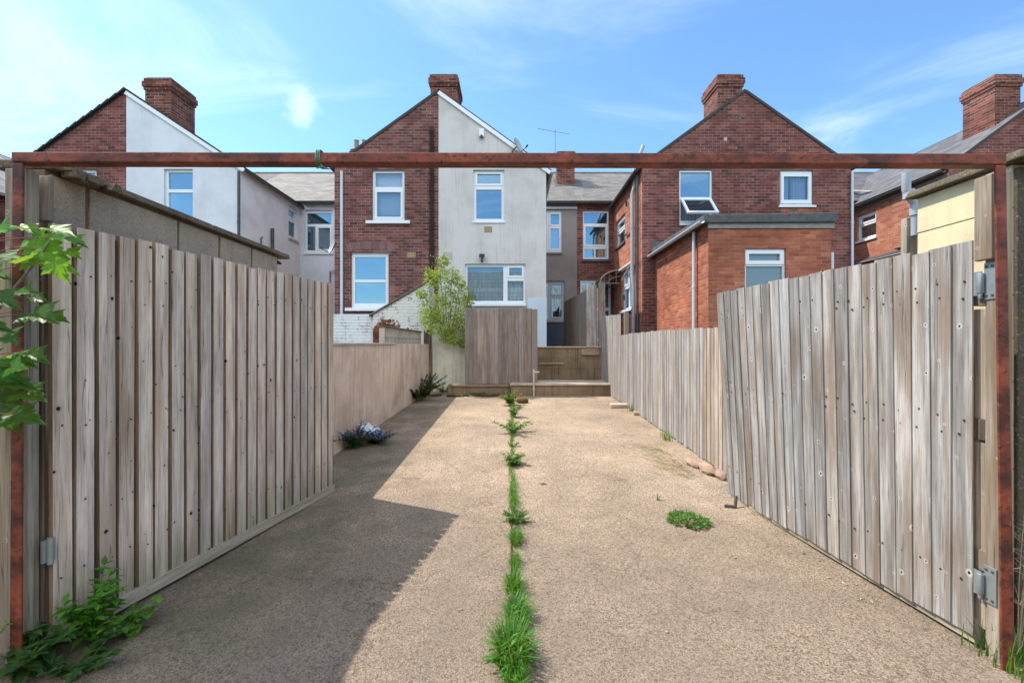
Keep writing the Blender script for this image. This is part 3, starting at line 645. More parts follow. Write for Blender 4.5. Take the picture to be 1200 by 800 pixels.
pipe(p, [(XC - .07, 13.75, 6.5), (XC - .07, 13.75, 1.2)], .04, 'black')
pipe(p, [(XC - .07, 16.6, 3.98), (XC - .10, 14.2, 3.95)], .05, 'white_pipe', 'waste_pipe')
pipe(p, [(X - .05, 15.4, 3.55), (X - .05, 14.35, 3.85)], .03, 'grey_upvc', 'waste_pipe', False)
pipe(p, [(XC - .05, 15.35, 5.05), (XC - .05, 14.9, 5.05), (XC - .05, 14.85, 4.95)], .025, 'black', 'overflow_pipe', False)
pipe(p, [(XC - .05, 15.2, 6.0), (XC - .05, 15.1, 6.15)], .03, 'black', 'overflow_pipe', False)
# scalloped door canopy on the side wall
mb = MB(); yc = 16.0; n = 10
for i in range(n):
    a0, a1 = math.pi / 2 * i / n, math.pi / 2 * (i + 1) / n; r0 = .75
    P = lambda a, yy: Vector((XC - r0 * math.sin(a), yy, 3.55 + .45 * math.cos(a)))
    mb.face([P(a0, yc), P(a1, yc), P(a1, yc + 1.1), P(a0, yc + 1.1)])
cn = mb.build('door_canopy', M['wood_dark'], p)
for yy in (yc, yc + 1.1):
    mb = MB(); mb.tube([(XC - .75 * math.sin(math.pi / 2 * i / 8), yy, 3.55 + .45 * math.cos(math.pi / 2 * i / 8)) for i in range(9)], .025, 8)
    mb.tube([(XC - .5 * math.sin(math.pi / 2 * i / 8), yy, 3.5 + .28 * math.cos(math.pi / 2 * i / 8)) for i in range(9)], .018, 8)
    for q in (.2, .45, .65): mb.tube([(XC - q, yy, 3.5), (XC - q * .95, yy, 3.55 + .45 * math.sqrt(max(0, 1 - (q / .75) ** 2)))], .016, 6)
    mb.tube([(XC - .75, yy, 3.53), (XC, yy, 3.53)], .02, 8); mb.build('bracket', M['wood_brown'], cn)
mb = MB(); mb.box(XC - .14, XC - .02, 15.4, 15.55, fz(352, 15.4), fz(345, 15.4)); mb.build('wall_lamp', M['black'], p, bevel=.02)
for u, yv in ((fx(850, YF), 163), (fx(867, YF), 138)):
    mb = MB(); mb.boxT(T, u - .05, u + .05, -.02, .006, fz(yv + 2.2, YF), fz(yv - 2, YF)); v_ = mb.build('vent', M['coping_lt'] if yv == 163 else M['iron'], p)
chimney(p, fx(841, 13.75), fx(870, 13.75), 13.75, 14.75, 7.2, fz(88, 13.75))
# the extension
YE, XE0, XE1, ZX = 9.85, 4.25, 6.91, 4.0
we = uz(873, 921, 291, 345, YE)
mb = MB(); wall_holes(mb, front(YE), XE0, XE1, 0, ZX, [we]); wall_holes(mb, leftw(XE0), YE, YF, 0, ZX, []); wall_holes(mb, rightw(XE1), YE, YF, 0, ZX, [])
e = mb.build('extension', M['brick_ext'], p)
mb = MB(); mb.hexa([(XE0 - .14, YE - .08, ZX), (XE1 + .06, YE - .08, ZX + .02), (XE1 + .06, YF, ZX + .02), (XE0 - .14, YF, ZX), (XE0 - .14, YE - .1, ZX + .17), (XE1 + .06, YE - .1, ZX + .22), (XE1 + .06, YF, ZX + .3), (XE0 - .14, YF, ZX + .2)]); mb.build('flat_roof', M['lead'], e, bevel=.02)
mb = MB(); mb.boxT(front(YE), XE0 - .02, XE1 + .05, .003, .03, ZX - .1, ZX + .045); mb.build('fascia', M['fascia'], e)
gutter(e, (XE0 - .2, YE - .15, ZX + .03), (XE0 - .2, YF - .02, ZX), .06, 'white_pipe')
y = 10.46; pipe(e, [(XE0 - .07, y, ZX - .03), (XE0 - .07, y, .2)], .036, 'white_pipe')
T = front(YE); mb = MB(); a1_, a2_ = sub(we, .05, .95, .06, .62), sub(we, .05, .95, .68, .95)
slab(mb, T, *we, [a1_, a2_], -.12, -.05); slab(mb, T, a2_[0] - .02, a2_[1] + .02, a2_[2] - .02, a2_[3] + .02, [(a2_[0] + .06, a2_[1] - .06, a2_[2] + .06, a2_[3] - .06)], -.1, -.03); mb.build('extension_window', M['upvc'], e)
mb = MB()
for q in (a1_, a2_): mb.face([T(q[0], -.09, q[2]), T(q[1], -.09, q[2]), T(q[1], -.09, q[3]), T(q[0], -.09, q[3])])
mb.build('extension_pane', M['glass_frost'], e)
mb = MB(); mb.boxT(front(YF), fx(764, YF), fx(786, YF), -.01, .02, fz(296, YF), fz(283, YF)); mb.build('flashing_panel', M['lead'], p)

# right brick pair, right half
p = thing('terraced_house', (6.91, YF, 0), 'red brick half gable with small curtained window, right of the open window', 'house', 'terraced houses across the yard')
w1 = uz(914, 953, 199.5, 241, YF); XD = fx(997, YF)
main_block(p, 6.91, 11.5, 'brick_old', 'slate')
offshoot(p, XD, XQ, 6.66, 'brick_old', [w1], 'slate')
T = front(YF); mb = MB(); q = sub(w1, .13, .87, .17, .83); slab(mb, T, *w1, [sub(w1, .06, .94, .08, .92)], -.12, -.05); slab(mb, T, *sub(w1, .05, .95, .07, .94), [q], -.1, -.02)
w = mb.build('window', M['upvc'], p)
mb = MB(); mb.face([T(q[0], -.07, q[2]), T(q[1], -.07, q[2]), T(q[1], -.07, q[3]), T(q[0], -.07, q[3])]); mb.build('pane', M['glass_clear'], w)
mb = MB(); mb.boxT(T, w1[0] - .05, w1[1] + .06, -.1, .05, w1[2] - .055, w1[2] + .002); mb.build('sill', M['upvc'], w)
mb = MB()
for a0, a1 in ((0, .26), (.42, 1)):
    nn = 30
    for i in range(nn):
        f0, f1 = a0 + (a1 - a0) * i / nn, a0 + (a1 - a0) * (i + 1) / nn; X0, X1 = q[0] + (q[1] - q[0]) * f0, q[0] + (q[1] - q[0]) * f1; g = lambda f: -.16 + .03 * math.sin(f * 55)
        mb.face([T(X0, g(f0), q[2] - .1), T(X1, g(f1), q[2] - .1), T(X1, g(f1), q[3] + .1), T(X0, g(f0), q[3] + .1)])
mb.build('curtain', M['curtain'], w)
mb = MB(); mb.boxT(T, w1[0] + .3, w1[0] + .52, -.01, .005, w1[2] - .17, w1[2] - .09); mb.build('vent', M['iron'], p)
mb = MB(); mb.boxT(T, w1[0] + .02, w1[1] + .02, -.01, .004, w1[2] - .30, w1[2] - .057); mb.build('brick_repair', M['brick_ext'], p)
pipe(p, [(XD + .0, YF - .06, 6.5), (XD, YF - .06, .4)], .035, 'white_pipe')
pipe(p, [(XE1 + .18, YF - .08, 4.2), (XE1 + .18, YF - .08, .4)], .045, 'white_pipe') if 0 else pipe(p, [(fx(975, 13.3), 13.3, fz(296, 13.3)), (fx(975, 13.3), 13.3, .4)], .05, 'white_pipe')

# far right pair
XL, XRD = 12.96, 16.0
p = thing('terraced_house', (11.5, YF, 0), 'far right brick house with sunlit side wall and long grey slate roof slope', 'house', 'terraced houses across the yard')
s1 = (16.2, 17.1, fz(283.5, 17.1), fz(253.5, 17.1))
main_block(p, 11.5, 16.1, 'brick_old', 'slate')
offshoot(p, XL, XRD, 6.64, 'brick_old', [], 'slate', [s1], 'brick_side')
window(p, leftw(XL), s1, [sub(s1, .06, .94, .1, .55)], [sub(s1, .06, .94, .64, .92)], pm='glass_dim', sill=(.03, .05, .07), sm='upvc')
gutter(p, (XL - .17, YF - .02, 6.55), (XL - .17, YM - .1, 6.52), .07, 'black')
mb = MB(); mb.boxT(leftw(XL), YF, YM, .003, .03, 6.36, 6.48); mb.build('eaves_board', M['fascia'], p)
gutter(p, (XL - .35, 14.0, 4.36), (XL - .35, YM - .3, 4.36), .06, 'white_pipe', 'lower_gutter')
mb = MB(); roof_quad(mb, (XL - .32, 14.0, 4.36), (XL - .32, YM - .3, 4.36), (XL - .02, YM - .3, 4.5), (XL - .02, 14.0, 4.5), .04); mb.build('lean_to_roof', M['slate_dk'], p)
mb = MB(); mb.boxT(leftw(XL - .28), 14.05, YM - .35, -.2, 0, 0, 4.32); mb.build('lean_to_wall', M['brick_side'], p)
pipe(p, [(XL - .06, 15.3, 4.62), (XL - .06, 14.4, 4.62), (XL - .06, 14.35, 4.5)], .05, 'brick_side' if 0 else 'bark', 'waste_pipe', False)
chimney(p, fx(1166, 13.95), fx(1196, 13.95), 13.95, 14.95, 7.2, fz(88, 13.95))
mb = MB(); mb.bar((XL + .5, 17.0, 7.1), (11.9 + 1.6, 18.2, 7.55), .18, .03); mb.build('lead_valley', M['coping_lt'], p)
p = thing('terraced_house', (16.0, YF, 0), 'brick house at the right edge, right half of the far right gable', 'house', 'terraced houses across the yard')
main_block(p, 16.1, 20.6, 'brick_old', 'slate'); offshoot(p, 19.0, 16.0, 6.64, 'brick_old', [], 'slate')

# garage row behind the camera: the house windows mirror its corrugated roof
p = thing('garage_building', (0, -9, 0), 'brick garage row with corrugated roof mirrored in the house windows', 'garage')
mb = MB(); mb.box(-9, 9, -14, -8, -.05, 3.6); mb.build('wall', M['brick_old'], p)
mb = MB(); n = 240
for i in range(n):
    a, b = -9.2 + 18.4 * i / n, -9.2 + 18.4 * (i + 1) / n; f = lambda q: .035 * math.sin(q * 2 * math.pi / .3)
    mb.face([(a, -7.8, 3.55 + f(a)), (b, -7.8, 3.55 + f(b)), (b, -11, 7.4 + f(b)), (a, -11, 7.4 + f(a))], smooth=True); mb.face([(a, -14.2, 3.55 + f(a)), (b, -14.2, 3.55 + f(b)), (b, -11, 7.4 + f(b)), (a, -11, 7.4 + f(a))], smooth=True)
mb.build('roof', plain('corrugated_sheet', '9a9890', .8, .2, var=.3, scale=3), p)

# ------------------------------------------------------------------ things fixed to the houses
def dish(name, c, r, look, foot, label):
    c = Vector(c); look = Vector(look).normalized(); t = thing(name, tuple(foot), label, 'satellite dish')
    mb = MB(); sd = look.cross(Vector((0, 0, 1))).normalized(); up = sd.cross(look); rings = 5; seg = 24; V = []; Fc = []
    for s in (0, 1):
        for i in range(rings + 1):
            rr = r * i / rings
            for k in range(seg):
                a = 2 * math.pi * k / seg; V.append(c + sd * (rr * .92 * math.cos(a)) + up * (rr * math.sin(a)) + look * (.22 * r * (i / rings) ** 2 - .012 * s))
    m = (rings + 1) * seg
    for s in (0, 1):
        for i in range(rings):
            for k in range(seg):
                f = (s * m + i * seg + k, s * m + i * seg + (k + 1) % seg, s * m + (i + 1) * seg + (k + 1) % seg, s * m + (i + 1) * seg + k); Fc.append(f if s else f[::-1])
    mb.mesh(V, Fc, smooth=True); mb.build('reflector', M['dish'], t, recalc=False)
    tip = c + look * r * 1.15 - up * r * .75
    mb = MB(); mb.tube([c - up * r * .9 + look * .05, tip], .012, 8); mb.tube([tip - look * .05, tip + look * .03 + up * .02], .03, 10); mb.build('receiver_arm', M['black'], t)
    mb = MB(); mb.tube([c - look * .02, c - look * .12, foot], .02, 8); mb.build('bracket', M['iron'], t)
dish('satellite_dish', (fx(606.5, 13.3), 13.3, fz(171.5, 13.3)), .24, (.75, -.45, .35), (fx(600, YF), YF - .02, fz(179, YF)), 'grey satellite dish on the pale grey gable verge above the beam')
dish('satellite_dish', (fx(391, 13.75), 13.75, fz(289, 13.75)), .27, (-.72, -.55, .3), (XO, 13.75, fz(287, 13.75)), 'grey satellite dish on the corner of the brick wall left of the downpipe')
t = thing('television_aerial', (fx(650, 19.5), 19.5, fz(180, 19.5)), 'thin television aerial on a mast above the beam, right of the dish', 'aerial')
X = fx(650.5, 19.5); mb = MB(); mb.tube([(X, 19.5, fz(182, 19.5)), (X, 19.5, fz(152, 19.5))], .018, 6); mb.build('mast', M['alu'], t)
mb = MB(); z = fz(154, 19.5); mb.tube([(fx(630, 19.5), 19.3, z + .02), (fx(668, 19.5), 19.7, z - .03)], .010, 6)
for i in range(9):
    q = i / 8; P = Vector((fx(632, 19.5), 19.32, z + .02)).lerp(Vector((fx(666, 19.5), 19.68, z - .03)), q); mb.tube([P + Vector((.0, -.14, -.05)), P + Vector((0, .14, .05))], .006, 5)
mb.build('antenna', M['alu'], t)

# ------------------------------------------------------------------ gateway: steel frame, timber posts, leaves
t = thing('gate_frame', (0, 1.98, 0), 'rusty red steel goalpost frame spanning the gateway', 'gate frame')
mb = MB(); mb.hexa([(-2.148, 1.95, 2.179), (2.122, 1.95, 2.169), (2.122, 2.01, 2.169), (-2.148, 2.01, 2.179), (-2.148, 1.95, 2.225), (2.122, 1.95, 2.217), (2.122, 2.01, 2.217), (-2.148, 2.01, 2.225)]); mb.build('beam', M['rust'], t, bevel=.006)
mb = MB(); mb.hexa([(-2.158, 1.952, -.04), (-2.108, 1.952, -.04), (-2.108, 1.964, -.04), (-2.158, 1.964, -.04), (-2.146, 1.952, 2.178), (-2.100, 1.952, 2.178), (-2.100, 1.964, 2.178), (-2.146, 1.964, 2.178)]); mb.build('post', M['rust'], t, bevel=.005)
mb = MB(); mb.hexa([(2.105, 1.952, -.04), (2.160, 1.952, -.04), (2.160, 1.964, -.04), (2.105, 1.964, -.04), (2.076, 1.952, 2.168), (2.122, 1.952, 2.168), (2.122, 1.964, 2.168), (2.076, 1.964, 2.168)]); mb.build('post', M['rust'], t, bevel=.005)
def timber(x0, x1, y0, y1, z0, z1, label, mat='wood_post', name='timber_post', cat='post', group=None):
    mb = MB(); n = 1; o = rng.random() * 5
    V = [(x0, y0, z0), (x1, y0, z0), (x1, y1, z0), (x0, y1, z0), (x0, y0, z1), (x1, y0, z1), (x1, y1, z1), (x0, y1, z1)]
    for f in [(3, 2, 1, 0), (4, 5, 6, 7), (0, 1, 5, 4), (1, 2, 6, 5), (2, 3, 7, 6), (3, 0, 4, 7)]:
        mb.face([V[i] for i in f], [(V[i][0] + V[i][1] + o, V[i][2] + o) for i in f])
    return tag(mb.build(name, M[mat], None, ((x0 + x1) / 2, (y0 + y1) / 2, z0), bevel=.005), label, cat, group)
timber(-2.228, -2.127, 1.998, 2.05, -.04, 2.172, 'weathered grey timber post behind the left steel post')
timber(-2.20, -2.122, 2.085, 2.11, 1.965, 2.172, 'short weathered board above the left gate, between post and block wall', name='packing_board', cat='board')
timber(2.140, 2.20, 1.998, 2.06, -.04, 2.165, 'sun bleached timber post with rust stains behind the right steel post')
t = mb = MB()
for k in range(3): mb.tube([(fx(371 + k * 2, 1.95), 1.944, 2.19), (fx(371 + k * 2, 1.95), 1.944, 2.226), (fx(371 + k * 2, 1.95), 1.955, 2.232), (fx(371 + k * 2, 1.95), 2.012, 2.23), (fx(371 + k * 2, 1.95), 2.016, 2.175), (fx(371 + k * 2, 1.95), 1.98, 2.168), (fx(371 + k * 2, 1.95), 1.944, 2.176), (fx(371 + k * 2, 1.95), 1.944, 2.19)], .0035, 6)
mb.tube([(fx(374, 1.95), 1.955, 2.172), (fx(378, 1.95), 1.95, 2.160), (fx(371, 1.95), 1.95, 2.152)], .003, 6); mb.tube([(fx(376, 1.95), 1.952, 2.168), (fx(380, 1.95), 1.95, 2.155), (fx(386, 1.95), 1.95, 2.148)], .003, 6)
tag(mb.build('twine', M['twine'], None, (fx(373, 1.95), 1.95, 2.17)), 'green twine knotted round the rusty beam', 'twine')

def boards(mb, B0, B1, zt, zb, n, w, gap=0, th=.018, feather=False, jit=.006, tv=.14, top1=None, cols=None, skip=None):
    """vertical boards from B0 to B1 (xy, bottoms); top1 gives other top ends; n = outward normal"""
    B0, B1 = Vector((*B0, 0)), Vector((*B1, 0)); T0, T1 = (B0, B1) if top1 is None else (Vector((*top1[0], 0)), Vector((*top1[1], 0)))
    L = (B1 - B0).length; N = max(1, round(L / w)); n = Vector((*n, 0)).normalized()
    for i in range(N):
        a, b = i / N + gap / 2 / L, (i + 1) / N - gap / 2 / L
        if feather: b += .012 / L
        za, zb_ = zt(i / N), zb(i / N); z1 = za + rng.uniform(-jit, jit); z0 = zb_ + rng.uniform(-jit, jit) * 1.5
        z1b = zt((i + 1) / N) + (z1 - za); z0b = zb((i + 1) / N) + (z0 - zb_)
        lean = rng.uniform(-.004, .004) / L; o0 = rng.uniform(-.003, .003)
        pts = []
        oa, ob = (.0105, .003) if feather else (th + o0, th + o0)
        for z_l, z_r, A, E, dl in ((z0, z0b, B0, B1, -lean), (z1, z1b, T0, T1, lean)):
            p0 = A.lerp(E, min(max(a + dl, 0), 1)); p1 = A.lerp(E, min(max(b + dl, 0), 1.004))
            pts.append([p0 + n * oa + Vector((0, 0, z_l)), p1 + n * ob + Vector((0, 0, z_r)), p1 + Vector((0, 0, z_r)) + n * (ob - .006 if feather else 0), p0 + Vector((0, 0, z_l)) + n * (oa - .008 if feather else 0)])
        g = 1 + rng.uniform(-tv, tv); wv = rng.uniform(-.04, .04); c = (g * (1 + wv), g, g * (1 - wv))
        if cols: c = tuple(x * y for x, y in zip(c, cols(i / N)))
        ou, ov = rng.random() * 20, rng.random() * 20
        uv4 = [(ou, 0), (ou + (b - a) * L, 0), (ou + (b - a) * L + .02, 0), (ou - .02, 0)]
        uvs = [(u, ov + z0) for u, _ in uv4] + [(u, ov + z1) for u, _ in uv4]
        (A0, A1, A2, A3), (E0, E1, E2, E3) = pts; cup = rng.uniform(-.0032, .0032) if th > .01 else 0; fr = (0, .22, .5, .78, 1); wob = [0, cup * .75, cup, cup * .75, 0]
        low = [A0.lerp(A1, f) + n * q for f, q in zip(fr, wob)]; hi = [E0.lerp(E1, f) + n * q for f, q in zip(fr, wob)]; wd = (b - a) * L
        for q in range(4): mb.face([low[q], low[q + 1], hi[q + 1], hi[q]], [(ou + wd * fr[q], ov + z0), (ou + wd * fr[q + 1], ov + z0), (ou + wd * fr[q + 1], ov + z1), (ou + wd * fr[q], ov + z1)], c, True)
        ce = c if feather or th < .025 else (c[0] * .6, c[1] * .5, c[2] * .44)  # stained brown edges; gap shade between boards is also put into this colour
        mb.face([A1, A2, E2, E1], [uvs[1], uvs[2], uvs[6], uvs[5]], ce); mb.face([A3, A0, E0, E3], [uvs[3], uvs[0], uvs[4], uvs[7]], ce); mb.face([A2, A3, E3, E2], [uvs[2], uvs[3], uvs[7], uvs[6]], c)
        mb.face(hi + [E2, E3], None, c); mb.face(low[::-1] + [A3, A2], None, c)
def nails(mb, p, n, r=.004):
    p, n = Vector(p), Vector((*n, 0)).normalized(); mb.tube([p - n * .004, p + n * .0015], r, 6, (.16, .13, .11))

# left leaf
GL0, GL1 = (-2.113, 2.062), (-1.694, 4.27); dL = (Vector(GL1) - Vector(GL0)).normalized(); nL = (dL.y, -dL.x)
t = thing('wooden_gate', (*GL0, 0), 'shaded grey brown board gate leaf swung open against the left wall', 'gate', 'open wooden gate leaves')
zbL = lambda f: .045; ztL = lambda f: 1.955 + .006 * math.sin(f * 9)
mb = MB(); boards(mb, GL0, GL1, ztL, lambda f: .06, nL, .0995, gap=.021, th=.026, tv=.16, jit=.008); mbl = mb
mb = MB(); g1 = tuple(Vector(GL0) + Vector(nL) * -.004); g2 = tuple(Vector(GL1) + Vector(nL) * -.004); sh = dL * .05
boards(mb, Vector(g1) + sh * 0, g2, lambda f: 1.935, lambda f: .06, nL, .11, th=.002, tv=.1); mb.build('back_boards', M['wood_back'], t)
mb = MB(); a, b = Vector(GL0), Vector(GL1); q = Vector(nL)
mb.bar((*(a + q * .016), .055), (*(b + q * .016), .055), .035, .07); mb.build('kick_rail', M['gate_l'], t, bevel=.004)
mb = MB()
for z in (.3, 1.0, 1.72): mb.bar((*(a - q * .03), z), (*(b - q * .03), z), .045, .09)
mb.bar((*(a - q * .03), 1.72), (*(b - q * .03), .3), .04, .08)
for c in (a + dL * .03, b - dL * .03): mb.bar((*(c - q * .032), .08), (*(c - q * .032), 1.9), .05, .08, up=(*dL, 0))
mb.build('frame', M['wood_dark'], t)
mb = mbl; rr = random.Random(3)
for i in range(22):
    for z in (.32, 1.02, 1.73): P = a + dL * ((i + .5) * 2.247 / 22 + rr.uniform(-.015, .015)) + q * .0275; nails(mb, (P.x, P.y, z + rr.uniform(-.02, .02)), nL, .0042)
mb.build('front_boards', M['gate_l'], t)
mb = MB(); P = a - dL * .005 + q * .022; mb.bar((*P, .42), (*P, .52), .012, .05, up=(*dL, 0)); mb.tube([(*(P + q * .012), .41), (*(P + q * .012), .53)], .012, 10); mb.build('hinge', M['galv'], t)
mb = MB(); P = b + q * .024 - dL * .02; mb.tube([(*P, .1), (*P, .55)], .008, 8); mb.tube([(*P, .5), (*(P + q * .04), .5)], .007, 8); mb.build('drop_bolt', M['iron'], t)

# right leaf: sags, free end leans
GR0, GR1B, GR1T = (2.135, 2.10), (1.965, 4.12), (1.85, 4.10); nR = (-1, -.10); dR = (Vector(GR1T) - Vector(GR0)).normalized()
t = thing('wooden_gate', (*GR0, 0), 'sunlit silver grey board gate leaf with many knots, swung open on the right', 'gate', 'open wooden gate leaves')
mb = MB(); boards(mb, GR0, GR1B, lambda f: 1.872 - .012 * f, lambda f: .04 + .012 * f + .018 * max(0, 1 - f * 8), nR, .098, feather=True, th=.016, tv=.19, jit=.007, top1=(GR0, GR1T)); mbr = mb
def gr(f, z): b_, t_ = Vector(GR0).lerp(Vector(GR1B), f), Vector(GR0).lerp(Vector(GR1T), f); return b_.lerp(t_, z / 1.87)
mb = MB(); o = Vector(nR).normalized()
for z in (.30, .98, 1.66): A, E = gr(0, z) - o * .045, gr(1, z) - o * .045; mb.bar((*A, z), (*E, z), .05, .09)
mb.bar((*(gr(0, .3) - o * .045), .33), (*(gr(1, 1.6) - o * .045), 1.6), .045, .09)
mb.build('rails', M['wood_pale'], t)
mb = MB(); A, E = gr(0, .07) - o * .022, gr(.99, .07) - o * .022; mb.bar((*A, .075), (*E, .075), .03, .115); mb.build('kick_board', M['gate_l'], t)
mb = MB(); A = gr(-.004, 0) - o * .035; A2 = gr(-.004, 1.7) - o * .035
for z0, z1 in ((.10, .36), (.455, .95), (1.055, 1.56)): mb.bar((A.x, A.y, z0), (A.x, A.y, z1), .04, .05, up=(*dR, 0))
mb.build('stile', M['wood_pale'], t, bevel=.003)
for z in (.41, 1.005, 1.62): mb = MB(); mb.bar((A.x - .002, A.y - .004, z - .045), (A.x - .002, A.y - .004, z + .05), .05, .05, up=(*dR, 0)); mb.build('rail_end', M['wood_dark'], t, bevel=.003)
mb = mbr
for z in (.30, .98, 1.05, 1.62, 1.68):
    for i in range(20):
        f = (i + .5 + rr.uniform(-.18, .18)) / 20; P = gr(f, z) + o * (.0035 + .0065 * (1 - (f * 20 - i))); nails(mb, (P.x, P.y, z + rr.uniform(-.02, .02)), nR, .0056)
mb.build('boards', M['gate_r'], t)
for z0 in (.24, 1.60):
    mb = MB()
    mb.box(2.1345, 2.1398, 2.006, 2.058, z0, z0 + .165); mb.box(2.122, 2.127, 2.058, 2.094, z0 + .02, z0 + .13)
    mb.tube([(2.126, 2.066, z0 + .03), (2.126, 2.066, z0 + .12)], .014, 12); mb.tube([(2.126, 2.066, z0 + .005), (2.126, 2.066, z0 + .03)], .009, 10)
    for dz, dy in ((.018, .016), (.148, .016), (.148, .042), (.018, .042)): mb.tube([(2.1344, 2.006 + dy, z0 + dz), (2.1305, 2.006 + dy, z0 + dz)], .006, 8, (.3, .28, .26))
    mb.build('hinge', M['galv'], t, bevel=.0015)
timber(2.108, 2.137, 1.999, 2.078, 1.775, 2.15, 'short sunlit packing board with rusty nail spots above the upper gate hinge', name='packing_board', cat='board')

# ------------------------------------------------------------------ left side walls
WX = -2.17
t = thing('block_wall', (WX, 3.2, 0), 'pebbly concrete block wall with dark coping behind the left gate', 'wall')
mb = MB(); nb = 5
ys_ = [2.13 + (4.22 - 2.13) * i / nb for i in range(nb + 1)]; ys_[1] = 2.33
for j in range(5):
    for i in range(nb):
        z0, z1 = -.05 + j * .452, -.05 + (j + 1) * .452; g = 1 + rng.uniform(-.12, .1)
        mb.box(WX - .2, WX + rng.uniform(-.004, .002), ys_[i] + .012, ys_[i + 1] - .012, z0 + .01, z1 - .01, (g, g, g))
mb.build('blocks', M['pebble'], t, bevel=.006)
mb = MB(); mb.box(WX - .19, WX - .012, 2.125, 4.22, -.05, 2.215); mb.build('mortar_core', M['mortar'], t)
mb = MB(); y = 2.12
for L in (1.15, .62, .50):
    z = 2.213; d = rng.uniform(-.006, .006); mb.hexa([(WX - .25, y, z + d), (WX + .035 + d, y, z + d), (WX + .035 + d, y + L - .012, z), (WX - .25, y + L - .012, z), (WX - .25, y, z + .05), (WX + .03 + d, y, z + .042), (WX + .03, y + L - .012, z + .042), (WX - .25, y + L - .012, z + .05)]); y += L
mb.build('coping', M['coping'], t, bevel=.008)
mb = MB()
for i in range(16):
    P = Vector((WX + .06 + rng.uniform(-.02, .02), 2.14 + rng.random() * .28, 2.215 + rng.uniform(-.015, .02))); s = rng.uniform(.02, .036)
    mb.hexa([P + Vector((a * s * rng.uniform(.6, 1.2), b * s * rng.uniform(.6, 1.2), c * s * .6)) for c in (-1, 1) for a, b in ((-1, -1), (1, -1), (1, 1), (-1, 1))])
mb.build('loose_mortar', M['coping'], t, bevel=.004)

t = thing('garden_wall', (WX, 8, gz(8)), 'streaky pinkish rendered garden wall along the left of the driveway', 'wall')
mb = MB(); yj = 8.45
mb.hexa([(WX - .2, 4.26, -.05), (WX, 4.26, -.05), (WX, yj - .006, .05), (WX - .2, yj - .006, .05), (WX - .2, 4.26, 1.385), (WX, 4.26, 1.385), (WX, yj - .006, 1.385), (WX - .2, yj - .006, 1.385)])
mb.box(WX - .34, WX - .19, yj, 11.88, .0, 1.398); mb.hexa([(WX - .18, yj + .006, .04), (WX - .006, yj + .006, .04), (WX - .006, 11.9, .1), (WX - .18, 11.9, .1), (WX - .18, yj + .006, 1.40), (WX - .006, yj + .006, 1.40), (WX - .006, 11.9, 1.40), (WX - .18, 11.9, 1.40)]); mb.build('wall_face', M['wall_pinkish'], t, bevel=.006)
mb = MB(); mb.box(WX - .23, WX + .03, 4.26, yj - .01, 1.387, 1.418); mb.build('coping', M['coping_lt'], t, bevel=.006)
# pierced screen blocks on the far half
mb = MB(); n = 11; y0, y1 = yj + .01, 11.85; bw = (y1 - y0) / n; S = rightw(WX - .20)
zt_ = lambda y: 1.735 - .02 * (y - y0)
for i in range(n):
    a = y0 + i * bw; z0, z1 = 1.402, 1.70
    slab(mb, S, a + .003, a + bw - .003, z0, z1, [(a + .04, a + bw / 2 - .015, z0 + .03, z0 + .135), (a + bw / 2 + .015, a + bw - .04, z0 + .03, z0 + .135), (a + .04, a + bw / 2 - .015, z0 + .165, z1 - .03), (a + bw / 2 + .015, a + bw - .04, z0 + .165, z1 - .03)], -.10, 0)
    mb.bar(S(a + .04, -.04, z0 + .03), S(a + bw / 2 - .015, -.04, z0 + .135), .03, .02); mb.bar(S(a + bw - .04, -.04, z0 + .03), S(a + bw / 2 + .015, -.04, z0 + .135), .03, .02)
mb.build('screen_blocks', M['coping_lt'], t)
mb = MB(); mb.box(WX - .33, WX - .17, y0, y1, 1.702, 1.735); mb.build('screen_coping', M['coping'], t, bevel=.006)
timber(-2.33, -2.14, 12.0, 12.12, .1, 1.78, 'dark timber post at the far end of the pinkish garden wall', 'wood_dark')

# white painted outhouse and yard wall against the brick house
t = thing('outhouse', (-3.1, 12.6, 0), 'white painted brick lean to with sloping top and bare red patch', 'outhouse')
a = (fx(437, 12.6), fz(369, 12.6)); b = (fx(503, 12.6), fz(330, 12.6)); c = fx(509, 12.6)
mb = MB(); mb.prism([(a[0], 12.6, 0), (b[0], 12.6, 0), (b[0], 12.6, b[1]), (a[0], 12.6, a[1])], (0, .88, 0)); mb.build('gable', M['brick_white'], t)
mb = MB(); e_ = Vector((b[0] - a[0], 0, b[1] - a[1])).normalized(); mb.hexa([Vector((a[0], 12.55, a[1] + .01)) - e_ * .12, Vector((b[0], 12.55, b[1] + .01)), Vector((b[0], 13.48, b[1] + .01)), Vector((a[0], 13.48, a[1] + .01)) - e_ * .12, Vector((a[0], 12.55, a[1] + .06)) - e_ * .12, Vector((b[0], 12.55, b[1] + .06)), Vector((b[0], 13.48, b[1] + .06)), Vector((a[0], 13.48, a[1] + .06)) - e_ * .12]); mb.build('roof_slab', M['coping'], t, bevel=.01)
mb = MB(); mb.box(fx(388, 12.75), a[0] - .005, 12.75, 12.95, 0, fz(368, 12.75)); tag(mb.build('yard_wall', M['brick_white_plain'], None, (fx(410, 12.75), 12.75, 0)), 'low white painted brick wall below the arched window', 'wall')

